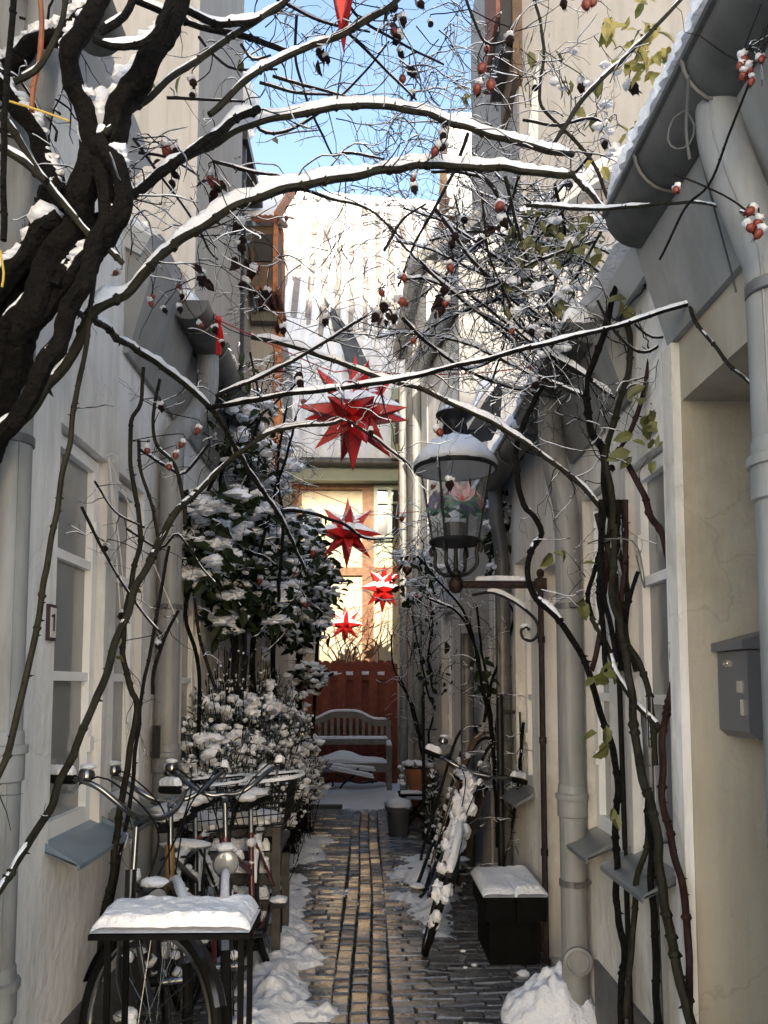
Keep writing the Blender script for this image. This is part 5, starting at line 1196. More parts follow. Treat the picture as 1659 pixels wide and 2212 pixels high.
def leaves(t, pts, m, size, mb=None, drop=.6, rs=rnd):
    b = mb or MB()
    for p in pts:
        k = size*rs.uniform(.6,1.2); d = V((rs.gauss(0,.6),rs.gauss(0,.5),-drop+rs.gauss(0,.35))); b.leaf(V(p),d,V((rs.gauss(0,.6),-1,rs.gauss(0,.6)+.5)),k,k*.62)
    if mb is None: b.build('leaves',m,t)
def inell(cx,cy,rx,ry,Y0,Y1,n,rs=rnd):
    out = []
    while len(out) < n:
        a, c = rs.uniform(-1,1), rs.uniform(-1,1)
        if a*a+c*c < 1: out.append(at(cx+a*rx,cy+c*ry,rs.uniform(Y0,Y1)))
    return out

# ---- the old rose at upper left
q = at(-20,950,2.05)
R1 = Rose('climbing_rose',(-1.0,2.0,0),'old climbing rose with a thick gnarled trunk and long arching snowy canes, upper left','rose',11)
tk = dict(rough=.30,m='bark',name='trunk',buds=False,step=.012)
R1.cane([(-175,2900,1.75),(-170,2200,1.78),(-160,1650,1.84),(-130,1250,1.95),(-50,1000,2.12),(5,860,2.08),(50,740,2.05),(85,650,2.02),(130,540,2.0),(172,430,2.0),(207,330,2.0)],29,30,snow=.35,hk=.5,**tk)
R1.cane([(-150,1300,1.95),(-110,1000,2.08),(-60,800,2.16),(10,690,2.12),(50,590,2.1),(95,500,2.08),(150,410,2.04)],24,30,snow=.7,hk=.7,**tk)
R1.cane([(-185,2850,1.70),(-175,2000,1.76),(-140,1350,1.9),(-40,1010,2.05),(40,900,2.0),(105,770,1.98),(160,650,1.97),(205,540,1.97),(228,440,1.97),(215,360,1.98)],17,22,snow=.3,hk=.6,**tk)
R1.cane([(60,760,2.12),(95,640,2.12),(150,530,2.1),(190,450,2.08)],20,24,snow=.5,hk=.6,**tk)
R1.cane([(205,340,2.0),(180,245,1.98),(158,170,1.95),(168,100,1.95),(200,40,1.95),(235,-40,1.95)],24,20,snow=.9,hk=.9,**tk)
R1.cane([(208,335,2.0),(255,250,1.98),(300,180,1.95),(345,110,1.92),(375,40,1.9),(392,-50,1.9)],27,25,snow=.8,hk=.8,**tk)
R1.cane([(215,310,1.97),(258,365,1.95),(264,430,1.95),(240,495,1.97),(195,560,2.0),(120,650,2.03),(20,760,2.05)],21,18,snow=.5,hk=.8,**tk)
R1.cane([(-30,120,2.1),(25,210,2.1),(65,285,2.1),(105,350,2.08),(125,410,2.05),(140,470,2.02)],20,17,snow=1.4,hk=1.1,**tk)
R1.cane([(200,40,2.0),(150,80,2.05),(90,85,2.1),(20,140,2.15),(-30,150,2.15)],22,16,snow=1.6,hk=1.3,**tk)
R1.cane([(130,480,2.0),(80,520,2.02),(20,600,2.05),(-40,700,2.1)],26,20,snow=.6,hk=.8,**tk)
R1.cane([(95,620,2.02),(30,700,2.03),(-20,820,2.05)],20,16,snow=.6,**tk)
for px,py,r in ((207,232,.034),(196,258,.032),(222,215,.026),(188,285,.024),(214,262,.03),(200,300,.02)):
    R1.ts.blob(at(px,py,2.02),r*1.1,r*.9,r*1.25,14,10,.35,2.5)
for k in (4,5,6,7,8,9):                                  # thick snow riding on the old limbs
    P, R_ = R1.canes[k]
    for _ in range(30):
        i = rnd.randrange(2,len(P)-2); t_ = (P[i+1]-P[i-1]).normalized(); u = V((0,0,1))-t_*t_.z; fl_ = u.length
        if fl_ > .35:
            r = R_[i]*rnd.uniform(.6,1.15)*fl_; R1.ts.blob(P[i]+u.normalized()*R_[i]*.95+V((0,.0,r*.25)),r*1.5,r*1.1,r*.85,12,8,.5,3.5)
R1.cane([(233,-30,1.95),(262,-190,1.95),(330,-380,2.0),(420,-560,2.1)],24,7,snow=.8,**tk)
R1.cane([(391,-40,1.9),(430,-200,1.92),(440,-420,2.0),(520,-640,2.1)],32,8,snow=.8,**tk)
R1.cane([(-30,-20,1.8),(-60,-300,1.85),(0,-600,1.95)],10,4,snow=.8,**tk)
g = dict(m='bark_green')
R1.cane([(0,249),(32,290),(61,342),(103,394),(181,497),(226,530),(266,568)],9,6,Y=(1.9,2.0),snow=.9,**g)
R1.cane([(-10,315),(52,349),(103,394)],8,9,Y=1.88,snow=1.0,**g)
R1.cane([(32,178),(77,155),(113,97),(136,42),(148,-30)],7,6,Y=1.85,snow=1.0,**g)
R1.cane([(35,-30),(18,150),(10,300),(5,520)],7,7,Y=1.8,snow=.3,m='bark')
R1.cane([(207,87),(245,103),(290,97),(333,68),(368,10)],8,7,Y=1.85,snow=1.4,m='bark')
R1.cane([(218,68),(268,32),(292,-20)],9,8,Y=1.85,snow=1.2,m='bark')
R1.cane([(90,-20),(88,90),(75,190),(70,240)],6,6,Y=1.95,snow=.2,m='orangepipe')
R1.cane([(225,290),(290,235),(390,155),(450,115),(540,55),(640,-15)],8,5.5,Y=(1.95,2.2),snow=1.0,thorns=4,**g)
A_ = len(R1.canes)
R1.cane([(450,247),(530,172),(640,112),(740,75),(830,20),(880,-20)],7,6,Y=(2.15,2.4),snow=1.25,thorns=5,**g)
R1.cane([(120,620),(200,500),(265,435),(350,375),(435,310),(500,265),(556,236)],13,9,Y=(2.0,2.3),snow=1.5,thorns=3,m='bark',hk=1.7)
R1.cane([(345,375),(420,330),(500,290),(575,260),(675,243),(750,232),(830,230),(920,245),(1020,280),(1110,305),(1180,325),(1240,336)],7.5,6.5,Y=(2.2,2.75),snow=1.9,thorns=6,hk=2.2,gap=-.2,**g)
R1.cane([(-15,955),(75,873),(200,688),(280,623),(345,553),(400,510),(500,450),(650,400),(750,380),(830,370),(905,357),(995,357),(1130,370),(1238,376)],12,7.5,Y=(2.05,2.75),snow=1.7,thorns=6,hk=2.1,gap=-.15,**g)
R1.cane([(142,660),(215,698),(265,738),(350,793),(450,878),(510,968),(560,1053),(600,1107),(634,1178),(662,1242)],8.5,3,Y=(2.4,4.6),snow=1.5,thorns=6,**g)
R1.cane([(600,1107),(650,1104),(740,1132),(789,1161),(850,1163)],5,2,Y=(4.3,4.6),snow=.6,m='twig')
R1.cane([(450,880),(520,872),(590,858),(750,838),(830,826),(980,793),(1180,743),(1305,713),(1480,658),(1652,600)],5.5,4,Y=(2.8,2.2),snow=1.0,thorns=4,m='bark')
R1.cane([(545,728),(650,753),(750,790),(830,820),(930,848),(1080,923),(1220,1018),(1308,1106)],5,5.5,Y=(3.1,2.95),snow=1.6,thorns=4,**g)
R1.cane([(465,855),(600,798),(710,733),(782,688)],4.2,3.2,Y=3.0,snow=1.0,thorns=3,m='twig')
R1.cane([(420,1068),(510,983),(590,933),(710,915),(759,913),(870,994),(888,1018)],6,2,Y=(3.0,3.3),snow=.9,thorns=3,**g)
R1.cane([(290,0),(400,45),(480,70),(590,95),(625,110)],7,6,Y=(2.0,2.3),snow=1.6,m='bark')
R1.cane([(395,20),(460,48),(530,50),(600,15),(640,-30)],8,6,Y=(1.95,2.3),snow=1.4,m='bark')
for pts in ([(640,35),(640,130),(668,230),(700,300),(718,335)],[(1000,-20),(1045,90),(1100,90)],[(545,235),(560,280),(610,285),(690,245),(770,175),(840,90)],[(740,60),(830,145),(900,215)],[(600,0),(690,45),(800,70)],[(718,335),(760,330),(830,345)],[(460,350),(560,375),(620,385),(660,415)],[(660,410),(720,430),(800,455),(870,515)],[(520,95),(545,130),(585,120)],[(745,0),(790,50),(880,100),(960,140)],[(430,80),(470,125),(510,150),(600,150)],[(590,165),(680,190),(770,215)],[(300,330),(360,340),(430,380)],[(290,300),(340,370),(420,480),(450,540),(470,560)],[(360,210),(440,215),(530,220)],[(830,540),(870,475),(920,440)],[(560,180),(640,200),(720,205)]):
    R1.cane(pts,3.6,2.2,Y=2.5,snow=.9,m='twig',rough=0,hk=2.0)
for k,n in ((A_,6),(A_+1,8),(A_+2,10),(A_+3,14),(A_+4,8),(A_+6,12),(A_+7,14),(A_+8,10),(A_+9,8)): R1.fromcane(k,n,.28,.0026,2,V((.1,.1,.0)),-.1,.9,.25,1.)
for k in (A_+10,A_+11): R1.fromcane(k,4,.2,.002,1)
for p in inell(350,400,190,220,2.2,2.9,30): R1.twig(p,V((rnd.gauss(.3,.6),rnd.gauss(0,.3),rnd.gauss(.2,.7))),.3,.0022,1)
for p in inell(80,250,110,260,2.1,2.25,20): R1.twig(p,V((rnd.gauss(0,.4),rnd.gauss(0,.3),rnd.gauss(.5,.7))),.3,.004,1)
for p in inell(720,130,230,130,2.5,2.9,22): R1.twig(p,V((rnd.gauss(.6,.5),rnd.gauss(0,.3),rnd.gauss(.1,.5))),.26,.0022,2)
for p in inell(1040,150,170,130,2.6,2.9,34)+inell(820,330,200,90,2.6,2.9,16)+inell(700,600,200,150,2.8,3.2,34): R1.twig(p,V((rnd.gauss(0,.7),rnd.gauss(0,.3),rnd.gauss(.1,.7))),.24,.0022,2,-.1,.9)
HP = [(855,15,15),(870,45,13),(850,70,12),(865,85,14),(862,115,10),(885,155,15),(870,170,12),(893,205,9),(905,10,12),(930,55,9),(690,110,10),(705,125,10),(1045,150,16),(1060,185,16),(1035,190,14),(1100,85,14),(1050,110,10),(415,178,12),(418,208,10),(360,325,17),(378,330,14),(370,395,11),(465,395,16),(452,385,13),(470,415,13),(518,490,15),(525,520,12),(520,535,14),(545,590,14),(555,575,12),(530,615,13),(577,632,10),(435,600,16),(255,592,9),(958,295,12),(945,325,14),(960,320,11),(893,385,10),(893,410,12),(1078,455,17),(1085,480,14),(985,510,12),(978,525,11),(980,560,10),(970,578,12),(960,625,14),(945,650,14),(965,655,12),(830,665,15),(815,685,14),(860,655,14),(850,685,13),(870,600,10),(705,693,11),(600,708,11),(612,712,10),(650,812,13),(645,830,12),(895,735,9),(1105,715,9),(820,632,10),(800,935,9),(945,935,12),(972,1045,14),(395,640,8),(325,655,9),(352,670,8),(330,640,8),(388,668,9),(430,703,8),(462,712,10),(480,742,8),(385,620,8),(618,470,7),(1215,5,12),(1265,10,16),(1285,5,13)]
for x,y,r in HP:
    Yh = 2.55 if y < 550 else 2.9
    R1.hip(at(x,y,Yh),pxm(r*.74,Yh),'hip' if rnd.random() < .3 else 'hip_dark',rnd.random() < .75)
lp = []
for c in ((690,120),(465,410),(520,560),(435,595),(855,40),(1050,190),(1075,470),(830,690),(360,345),(950,660)): lp += inell(c[0],c[1],18,26,2.55,2.75,5)
leaves(R1.t,lp,'hip_dark',.05)
leaves(R1.t,inell(205,385,25,25,2.15,2.2,3)+inell(300,150,20,30,2.1,2.2,2)+inell(500,230,120,160,2.6,2.8,5),'leaf_ol',.06)
R1.finish()
b = MB(); b.tube(smoothpath([at(18,218,1.85),at(90,240,1.85),at(150,262,1.85)],.03),.0028,6); b.tube(smoothpath([at(0,540,1.9),at(8,590,1.9),at(4,620,1.9)],.02),.003,6); single(b,'tie_string','yellow',tuple(at(90,240,1.85)),'yellow string tying back the old rose at the upper left','string')

# ---- the thorny canes down the left side
R2 = Rose('climbing_rose',(-.98,3.0,0),'thorny climbing rose with bare crossing stems over the two left windows','rose',23)
R2.cane([(207,560),(195,663),(187,753),(165,853),(145,978),(125,1093),(102,1221),(75,1371),(50,1491),(15,1631),(-30,1760),(-90,2050),(-140,2850)],5,8,Y=(2.15,1.8),snow=.25,thorns=17,**g)
R2.cane([(425,1062),(380,1106),(320,1221),(270,1331),(215,1496),(145,1651),(90,1774),(35,1854),(-40,2010),(-120,2350),(-160,2850)],7.5,9,Y=(2.9,1.75),snow=.35,thorns=13,**g)
R2.cane([(310,793),(305,873),(285,913),(283,1003),(298,1100),(302,1180),(282,1256),(265,1386),(280,1486),(295,1531),(277,1659),(253,1809),(245,1899),(226,1962),(215,2080)],4,8,Y=3.1,snow=.4,thorns=6,**g)
R2.cane([(300,953),(305,1018),(330,1093),(345,1190)],4,3.5,Y=3.15,snow=.4,thorns=5,**g)
R2.cane([(365,1180),(330,1376),(310,1486),(295,1606),(285,1700),(255,1880),(240,1960),(225,2080)],3.5,5,Y=3.3,snow=.3,thorns=4,m='twig')
R2.cane([(275,1143),(345,1185),(385,1155),(440,1230),(470,1265)],3,2.5,Y=3.2,snow=.5,m='twig')
R2.cane([(178,1095),(212,1170),(245,1225),(290,1300),(350,1370)],3.5,3,Y=2.9,snow=.5,thorns=4,m='twig')
R2.cane([(205,1040),(250,1105),(310,1140)],2.5,2.5,Y=2.9,snow=.4,m='twig')
R2.cane([(345,820),(330,900),(335,960),(375,1000),(395,1070),(400,1130)],3.5,5,Y=3.3,snow=.5,thorns=3,**g)
R2.cane([(450,960),(400,1020),(365,1010),(300,970)],3,3.5,Y=3.4,snow=1.,m='twig')
R2.cane([(420,1291),(425,1340),(432,1376),(450,1446),(468,1490)],3,4,Y=4.1,snow=.3,m='twig')
R2.cane([(385,1320),(360,1368),(335,1440),(330,1500)],3.5,4,Y=3.4,snow=.5,m='twig')
for k in range(len(R2.canes)): R2.fromcane(k,4,.16,.0022,1,V((.1,0,0)),-.05,.7,.1,.7)
for x,y in ((232,1188),(318,972),(340,1395),(430,930),(365,1010),(395,960),(345,880),(380,985),(265,1330)): R2.hip(at(x,y,3.1),pxm(7,3.1),'hip' if rnd.random()<.6 else 'hip_dark')
leaves(R2.t,inell(290,1210,60,60,3.0,3.2,3)+inell(275,1370,25,60,3.0,3.1,5),'leaf_ol',.035)
R2.finish()
# ---- the rose on the right wall
R3 = Rose('climbing_rose',(.9,2.7,0),'climbing rose with a bundle of thick bare stems between the windows on the right wall','rose',37)
w_ = dict(m='bark_green')
R3.cane([(1500,2260),(1464,2094),(1439,1959),(1419,1809),(1404,1734),(1384,1659),(1360,1456),(1340,1356),(1325,1281),(1330,1131)],11,7.5,Y=(2.3,2.8),snow=.2,thorns=7,**w_)
R3.cane([(1488,2230),(1484,1969),(1454,1834),(1430,1734),(1432,1656),(1432,1576),(1455,1456),(1452,1281),(1430,1156),(1405,1116),(1392,1068),(1360,1010),(1330,973)],8,6.5,Y=(2.35,2.75),snow=.25,thorns=5,m='bark_red')
R3.cane([(1345,2230),(1340,2134),(1350,2059),(1335,1984),(1330,1884),(1332,1759),(1330,1656),(1305,1556),(1270,1446),(1240,1386),(1200,1331),(1160,1291),(1140,1241),(1150,1181),(1170,1151),(1150,1116),(1130,1090),(1117,1018),(1115,968),(1150,873),(1172,836)],7.5,6,Y=(2.85,3.1),snow=.9,thorns=3,m='bark')
R3.cane([(1352,2200),(1367,2009),(1379,1884),(1399,1809),(1402,1760)],6.5,6,Y=(2.7,2.65),snow=.2,thorns=3,**w_)
R3.cane([(1422,2260),(1412,2009),(1404,1859),(1402,1784),(1400,1700)],8,6.5,Y=(2.55,2.6),snow=.2,thorns=6,m='bark')
R3.cane([(1330,1131),(1310,1083),(1304,978),(1274,928),(1269,828),(1299,743),(1329,628),(1356,550),(1325,475),(1318,440)],9,5.5,Y=(2.85,2.75),snow=1.0,thorns=3,m='bark')
R3.cane([(1325,1140),(1319,1053),(1309,978),(1329,903),(1359,803),(1360,728),(1350,690)],7.5,6.5,Y=(2.8,2.8),snow=.5,thorns=2,**w_)
R3.cane([(1330,980),(1374,903),(1404,778),(1409,678),(1399,628),(1379,578),(1400,520)],6,4,Y=2.7,snow=.3,thorns=2,m='bark_red')
R3.cane([(1279,1336),(1269,1281),(1294,1196),(1305,1106),(1312,1040)],5,5,Y=2.9,snow=.6,m='bark')
R3.cane([(1279,1331),(1319,1416),(1330,1450),(1354,1491),(1384,1531),(1424,1576)],6.5,7,Y=(2.85,2.6),snow=1.2,thorns=2,**w_)
R3.cane([(1290,1110),(1318,1200),(1344,1351),(1379,1436),(1404,1506),(1414,1656)],6.5,7,Y=(2.85,2.6),snow=.4,thorns=4,**w_)
for k,(x0,x1) in enumerate(((1300,1312),(1312,1345),(1322,1290),(1345,1362),(1335,1352),(1305,1330),(1352,1330))):
    R3.cane([(x0,1080),(x0+rnd.gauss(0,7),1180),((x0+x1)/2+rnd.gauss(0,8),1290),(x1+rnd.gauss(0,5),1390),(x1+rnd.gauss(0,10),1450)],5.5,6,Y=rnd.uniform(2.78,2.92),snow=.5,thorns=2,m=rnd.choice(('bark','bark_green','bark_red')))
R3.cane([(1344,1350),(1358,1300),(1378,1236)],5,4.5,Y=2.75,snow=.3,m='bark')
R3.cane([(1238,376),(1280,420),(1330,480),(1405,553),(1455,608),(1502,645)],7,6,Y=(2.75,2.3),snow=.9,thorns=3,**w_)
R3.cane([(1488,640),(1500,693),(1530,728),(1570,783),(1610,818),(1665,865)],4.5,4,Y=(2.3,1.85),snow=.2,thorns=2,**w_)
R3.cane([(1140,445),(1280,452),(1380,445),(1480,437),(1580,452),(1630,462)],4.5,3,Y=(2.6,1.58),snow=1.1,**w_)
R3.cane([(1425,560),(1480,450),(1530,400),(1570,300),(1617,180)],3,3,Y=(2.0,1.56),snow=.4,m='twig')
R3.cane([(1190,320),(1260,215),(1350,125),(1430,45),(1490,-20)],5.5,4,Y=2.8,snow=1.0,**w_)
R3.cane([(1150,-20),(1175,100),(1165,215),(1205,265),(1245,310),(1280,350),(1315,430)],3.5,4,Y=2.9,snow=.7,**w_)
R3.cane([(1130,260),(1200,270),(1280,255),(1320,285)],3,3,Y=2.9,snow=.8,m='twig')
R3.cane([(1010,290),(990,350),(950,430),(900,520),(860,620)],4.5,2.5,Y=3.0,snow=.4,m='twig')
R3.cane([(1130,540),(1060,400),(1010,375),(930,370)],4,3,Y=3.1,snow=.8,m='twig')
R3.cane([(1500,640),(1430,740),(1380,760),(1330,720),(1290,650)],3.5,3,Y=2.6,snow=.4,m='twig')
R3.cane([(1500,693),(1460,720),(1410,728),(1370,700)],3,2.5,Y=2.55,snow=.4,m='twig')
N0 = len(R3.canes)
HD = [(1290,560),(1270,700),(1300,760),(1240,620),(1280,480),(1320,640),(1250,840)]
LONG = [[(1290,700),(1200,640),(1080,560),(960,480),(870,450)],[(1300,780),(1190,700),(1050,600),(930,540),(850,520)],[(1280,820),(1150,740),(1020,640),(900,560),(830,480)],[(1270,860),(1130,800),(1000,740),(880,720),(810,730)],[(1310,600),(1210,520),(1110,450),(1000,400)],[(1250,540),(1180,600),(1070,650),(960,690),(860,760)],[(1290,520),(1170,560),(1060,620),(940,640)],[(1230,440),(1160,520),(1110,620),(1090,740),(1060,830)],[(1180,430),(1130,560),(1140,680),(1180,790)],[(1040,420),(1060,560),(1130,700),(1230,830)],[(940,450),(1020,560),(1120,660),(1240,740)],[(900,560),(1010,660),(1120,730),(1260,860)],[(1120,380),(1090,470),(1000,560),(910,640)],[(1310,690),(1240,600),(1190,480),(1160,390)],[(870,690),(960,770),(1080,830),(1200,860)],[(1350,640),(1260,560),(1140,520),(1020,500),(930,520)],[(1330,860),(1240,800),(1120,700),(1030,560),(980,420)],[(1300,500),(1230,620),(1150,720),(1040,790),(930,800)],[(1200,400),(1220,520),(1190,680),(1230,820)],[(1090,380),(1120,500),(1170,640),(1280,760)],[(860,600),(940,610),(1040,680),(1140,780),(1200,900)],[(1340,560),(1230,500),(1100,400),(1020,330)],[(1280,330),(1200,420),(1110,500),(980,560)]]
for pts in LONG: R3.cane(pts,rnd.uniform(3,4.5),2.,Y=(rnd.uniform(2.9,3.1),rnd.uniform(3.2,3.8)),snow=1.35,m=rnd.choice(('twig','bark_green','bark_green')),rough=0,hk=2.3,thorns=2)
for k in range(N0,len(R3.canes)): R3.fromcane(k,24,.26,.0024,2,V((-.15,.1,.1)),-.05,1.0,.05,1.)
for k in range(5,8): R3.fromcane(k,8,.3,.003,2,V((-.3,.1,.4)),0,.9)
for p in inell(1230,200,130,170,2.8,3.0,26): R3.twig(p,V((rnd.gauss(0,.6),rnd.gauss(0,.3),rnd.gauss(.3,.7))),.24,.002,1,-.1,.9)
for p in inell(1230,620,120,230,2.9,3.2,46): R3.twig(p,V((rnd.gauss(-.2,.7),rnd.gauss(0,.3),rnd.gauss(0,.7))),.30,.0026,1,-.1,1.1)
for p in inell(930,430,140,130,3.0,3.6,34): R3.twig(p,V((rnd.gauss(-.3,.5),rnd.gauss(0,.3),rnd.gauss(.5,.5))),.24,.0018,2,.1,.7)
for p in inell(1420,900,70,200,2.6,2.75,10): R3.twig(p,V((rnd.gauss(0,.5),0,rnd.gauss(-.3,.7))),.18,.0018,1,-.1,.5)
for p in inell(1280,1230,60,130,2.85,3.0,12): R3.twig(p,V((rnd.gauss(-.3,.5),0,rnd.gauss(.1,.7))),.16,.0018,1,-.1,.5)
for p in inell(1230,600,130,190,2.95,3.2,80): R3.snowlump(p,rnd.uniform(.008,.026))
for p in inell(1250,250,110,150,2.85,3.0,16): R3.snowlump(p,rnd.uniform(.01,.02))
for x,y,r in ((1160,195,7),(1255,185,10),(1360,190,12),(1230,400,9),(1305,310,8),(1155,830,8),(1265,1060,6),(1000,480,8),(1040,520,8),(1185,725,10),(1150,720,8),(1320,1010,7)): R3.hip(at(x,y,3.0),pxm(r,3.0),'hip_dark')
for x,y,r in ((1605,128,10),(1620,150,10),(1608,160,9),(1645,130,9),(1600,140,8),(1625,175,9),(1458,415,9)): R3.hip(at(x,y,1.56),pxm(r,1.56),'hip')
for x,y,r in ((1628,462,11),(1615,492,10),(1640,480,10),(1645,505,11)): R3.hip(at(x,y,1.58),pxm(r,1.58),'hip')
rl = random.Random(5)
leaves(R3.t,inell(1310,55,22,30,2.85,2.95,8)+inell(1390,110,55,60,2.85,2.95,34)+inell(1400,40,50,50,2.85,2.95,9)+inell(1320,230,60,80,2.85,2.95,8)+inell(1490,585,30,20,2.4,2.45,5)+inell(1290,360,20,20,2.8,2.9,2)+inell(1000,210,30,30,2.8,2.9,3),'leaf_yel',.075,rs=rl)
leaves(R3.t,inell(1180,510,95,70,3.0,3.2,58)+inell(1270,520,40,60,2.9,3.1,20)+inell(1160,620,90,80,3.0,3.2,18)+inell(1190,140,60,50,2.9,3,8),'leaf_ol',.06,rs=rl)
leaves(R3.t,inell(1415,860,45,40,2.6,2.7,12)+inell(1400,960,40,70,2.6,2.7,13)+inell(1440,930,25,25,2.6,2.65,4)+inell(1350,660,15,20,2.7,2.75,5)+inell(1205,1190,15,15,2.9,2.95,3)+inell(1300,1450,40,40,2.7,2.8,6)+inell(1310,1590,25,25,2.6,2.7,5)+inell(1260,1260,20,60,2.85,2.9,4)+inell(1330,1750,10,20,2.6,2.65,2),'leaf_ol',.075,rs=rl)
R3.finish()
b = MB(); b.tube(smoothpath([at(1270,1175,2.85),at(1300,1165,2.8),at(1365,1168,2.75),at(1385,1210,2.75),at(1392,1270,2.75),at(1375,1200,2.78)],.03),.0028,5); b.tube(smoothpath([at(1300,1172,2.8),at(1345,1160,2.78),at(1330,1215,2.8)],.03),.0025,5); single(b,'tie_string','zinc',tuple(at(1330,1165,2.8)),'grey string binding the bundle of rose stems on the right','string')
b = MB(); b.tube(smoothpath([at(1488,165,1.72),at(1482,280,1.72),at(1490,345,1.72)],.03),.0035,6); b.tube(smoothpath([at(1490,235,1.72),at(1455,255,1.72),at(1442,300,1.72),at(1460,322,1.72),at(1490,310,1.72),at(1500,270,1.72),at(1480,240,1.72)],.02),.0022,6); b.tube(smoothpath([at(1488,230,1.95),at(1530,400,1.95),at(1570,550,1.95),at(1590,630,1.70)],.05),.003,5); single(b,'wire_tie','zinc',tuple(at(1488,240,1.72)),'frosted wire loop hanging from the right gutter beside the pipe elbow','wire')

# ---- the climber around the lantern
R4 = Rose('climbing_rose',(.85,5.5,0),'dense snowy rose twined round the grey pipe behind the lantern','rose',41)
for pts in ([(1075,1830),(1062,1560),(1045,1506),(1030,1406),(1000,1321),(960,1270),(900,1200)],[(1100,1850),(1090,1740),(1062,1600),(1055,1500),(1040,1400),(1030,1310)],[(1090,1640),(1085,1540),(1100,1430),(1125,1390),(1125,1330),(1100,1290)],[(1045,1560),(1060,1480),(1090,1400),(1110,1330),(1080,1280)],[(1060,1580),(1042,1480),(1020,1380),(985,1320),(920,1290)],[(1070,1600),(1090,1420),(1085,1300),(1095,1180),(1080,1080)],[(1125,1640),(1110,1760),(1090,1900)],[(1130,1560),(1120,1680),(1105,1790)]): R4.cane(pts,3.5,2.6,Y=rnd.uniform(5.0,5.5),snow=.6,m='bark',rough=0)
for k in range(len(R4.canes)): R4.fromcane(k,14,.3,.003,2,V((-.2,0,.2)),-.05,1.0)
for p in inell(900,1200,70,110,5.6,7.5,60): R4.twig(p,V((rnd.gauss(0,.7),0,rnd.gauss(.2,.7))),.4,.004,1,-.1,1.3)
for p in inell(930,1380,60,110,6.5,8.0,40): R4.twig(p,V((rnd.gauss(0,.5),0,rnd.gauss(.2,.8))),.4,.004,1,-.1,.9)
for p in inell(1085,1150,38,100,5.2,5.5,46)+inell(900,1230,60,60,5.8,7,34): R4.snowlump(p,rnd.uniform(.015,.045))
fl = MB(); leaves(None,inell(1085,1160,42,110,5.2,5.5,110)+inell(895,1250,50,60,5.8,7,40)+inell(935,1420,45,110,6.5,8,36)+inell(1040,1440,25,60,5.1,5.2,16),None,.085,fl); fl.build('leaves','leaf',R4.t)
for x,y in ((938,1050),(880,1230),(870,1120),(905,1290)): R4.hip(at(x,y,5.6),.02,'hip')
R4.finish()
R5 = Rose('climbing_rose',(.6,8.3,0),'thin leafless rose at the far right beside the plant stake','rose',43)
for pts in ([(935,1700),(925,1600),(940,1520),(925,1430),(935,1330),(915,1260)],[(920,1690),(950,1560),(925,1500),(905,1400),(890,1330)],[(915,1640),(880,1500),(850,1440),(845,1370)],[(910,1600),(890,1520),(860,1470)],[(935,1640),(945,1500),(925,1420),(940,1350)]): R5.cane(pts,2.6,1.8,Y=8.1,snow=.3,m='twig',rough=0)
for k in range(len(R5.canes)): R5.fromcane(k,9,.3,.004,2,V((-.1,0,.1)))
R5.finish()

# ---- evergreen climber and bush on the left
def hedge(name, loc, label, cat, clusters, m, size, nsnow, rsn, seed, stems=(), twn=0):
    t = thing(name,loc,label,cat); rs = random.Random(seed); fl = MB(); sn = MB(); tw = MB()
    for cx,cy,rx,ry,Y0,Y1,n in clusters:
        for p in inell(cx,cy,rx,ry,Y0,Y1,n,rs):
            k = size*rs.uniform(.6,1.25); d = V((rs.gauss(0,.8),rs.gauss(0,.6),-.35+rs.gauss(0,.55))); fl.leaf(p,d,V((rs.gauss(0,.6),-.7,.7)),k,k*.55)
            if rs.random() < nsnow*.3:
                s_ = rsn*rs.uniform(.5,1.25); sn.blob(p+d.normalized()*k*.35+V((0,-.01,.012)),s_*1.35,s_,s_*.55,9,6,.65,4.)
        for p in inell(cx,cy,rx,ry,Y0,Y1,int(n*.30),rs):       # uneven clumps bridging several leaves
            L_ = rs.uniform(.4,1.5); a0 = rs.random()*pi
            for q in range(rs.randrange(3,8)):
                o_ = V((cos(a0)*rs.gauss(0,.05)*L_,sin(a0)*rs.gauss(0,.04)*L_,rs.gauss(0,.02)-.012*q)); s_ = rsn*rs.uniform(.35,1.0)*L_**.5; sn.blob(p+o_,s_*1.4,s_*1.1,s_*.6,10,7,.75,4.5)
            for q in range(5):
                k = size*rs.uniform(.4,1.3); fl.leaf(p+V((rs.gauss(0,.06),rs.gauss(.01,.04),rs.gauss(-.02,.03))),V((rs.gauss(0,.9),rs.gauss(-.2,.5),rs.gauss(-.6,.4))),V((rs.gauss(0,.6),-.7,.7)),k,k*.55)
        for p in inell(cx,cy,rx,ry,Y0,Y1,int(n*.16)+twn,rs):
            P = [p]; d = V((rs.gauss(0,.6),rs.gauss(0,.4),rs.gauss(.1,.6))).normalized()
            for i in range(6): d = (d+V((rs.gauss(0,.3),rs.gauss(0,.2),rs.gauss(0,.3)))).normalized(); P.append(P[-1]+d*.05)
            tw.tube(P,[.0035*(1-.1*i) for i in range(7)],5)
            if rs.random() < .6: Q = smoothpath(P,.015); snowstrip(sn,Q,[.004]*len(Q),1.3,2.2,1.4,0,seed=rs.random()*9)
    for pts,r in stems: tw.tube(smoothpath([at(*p) for p in pts],.06),r,7,rough=.1)
    fl.build('leaves',m,t); s_ = sn.build('snow','snow',t,60); s_ = tw.build('stems','bark',t); s_['kind'] = 'stuff'
    return t
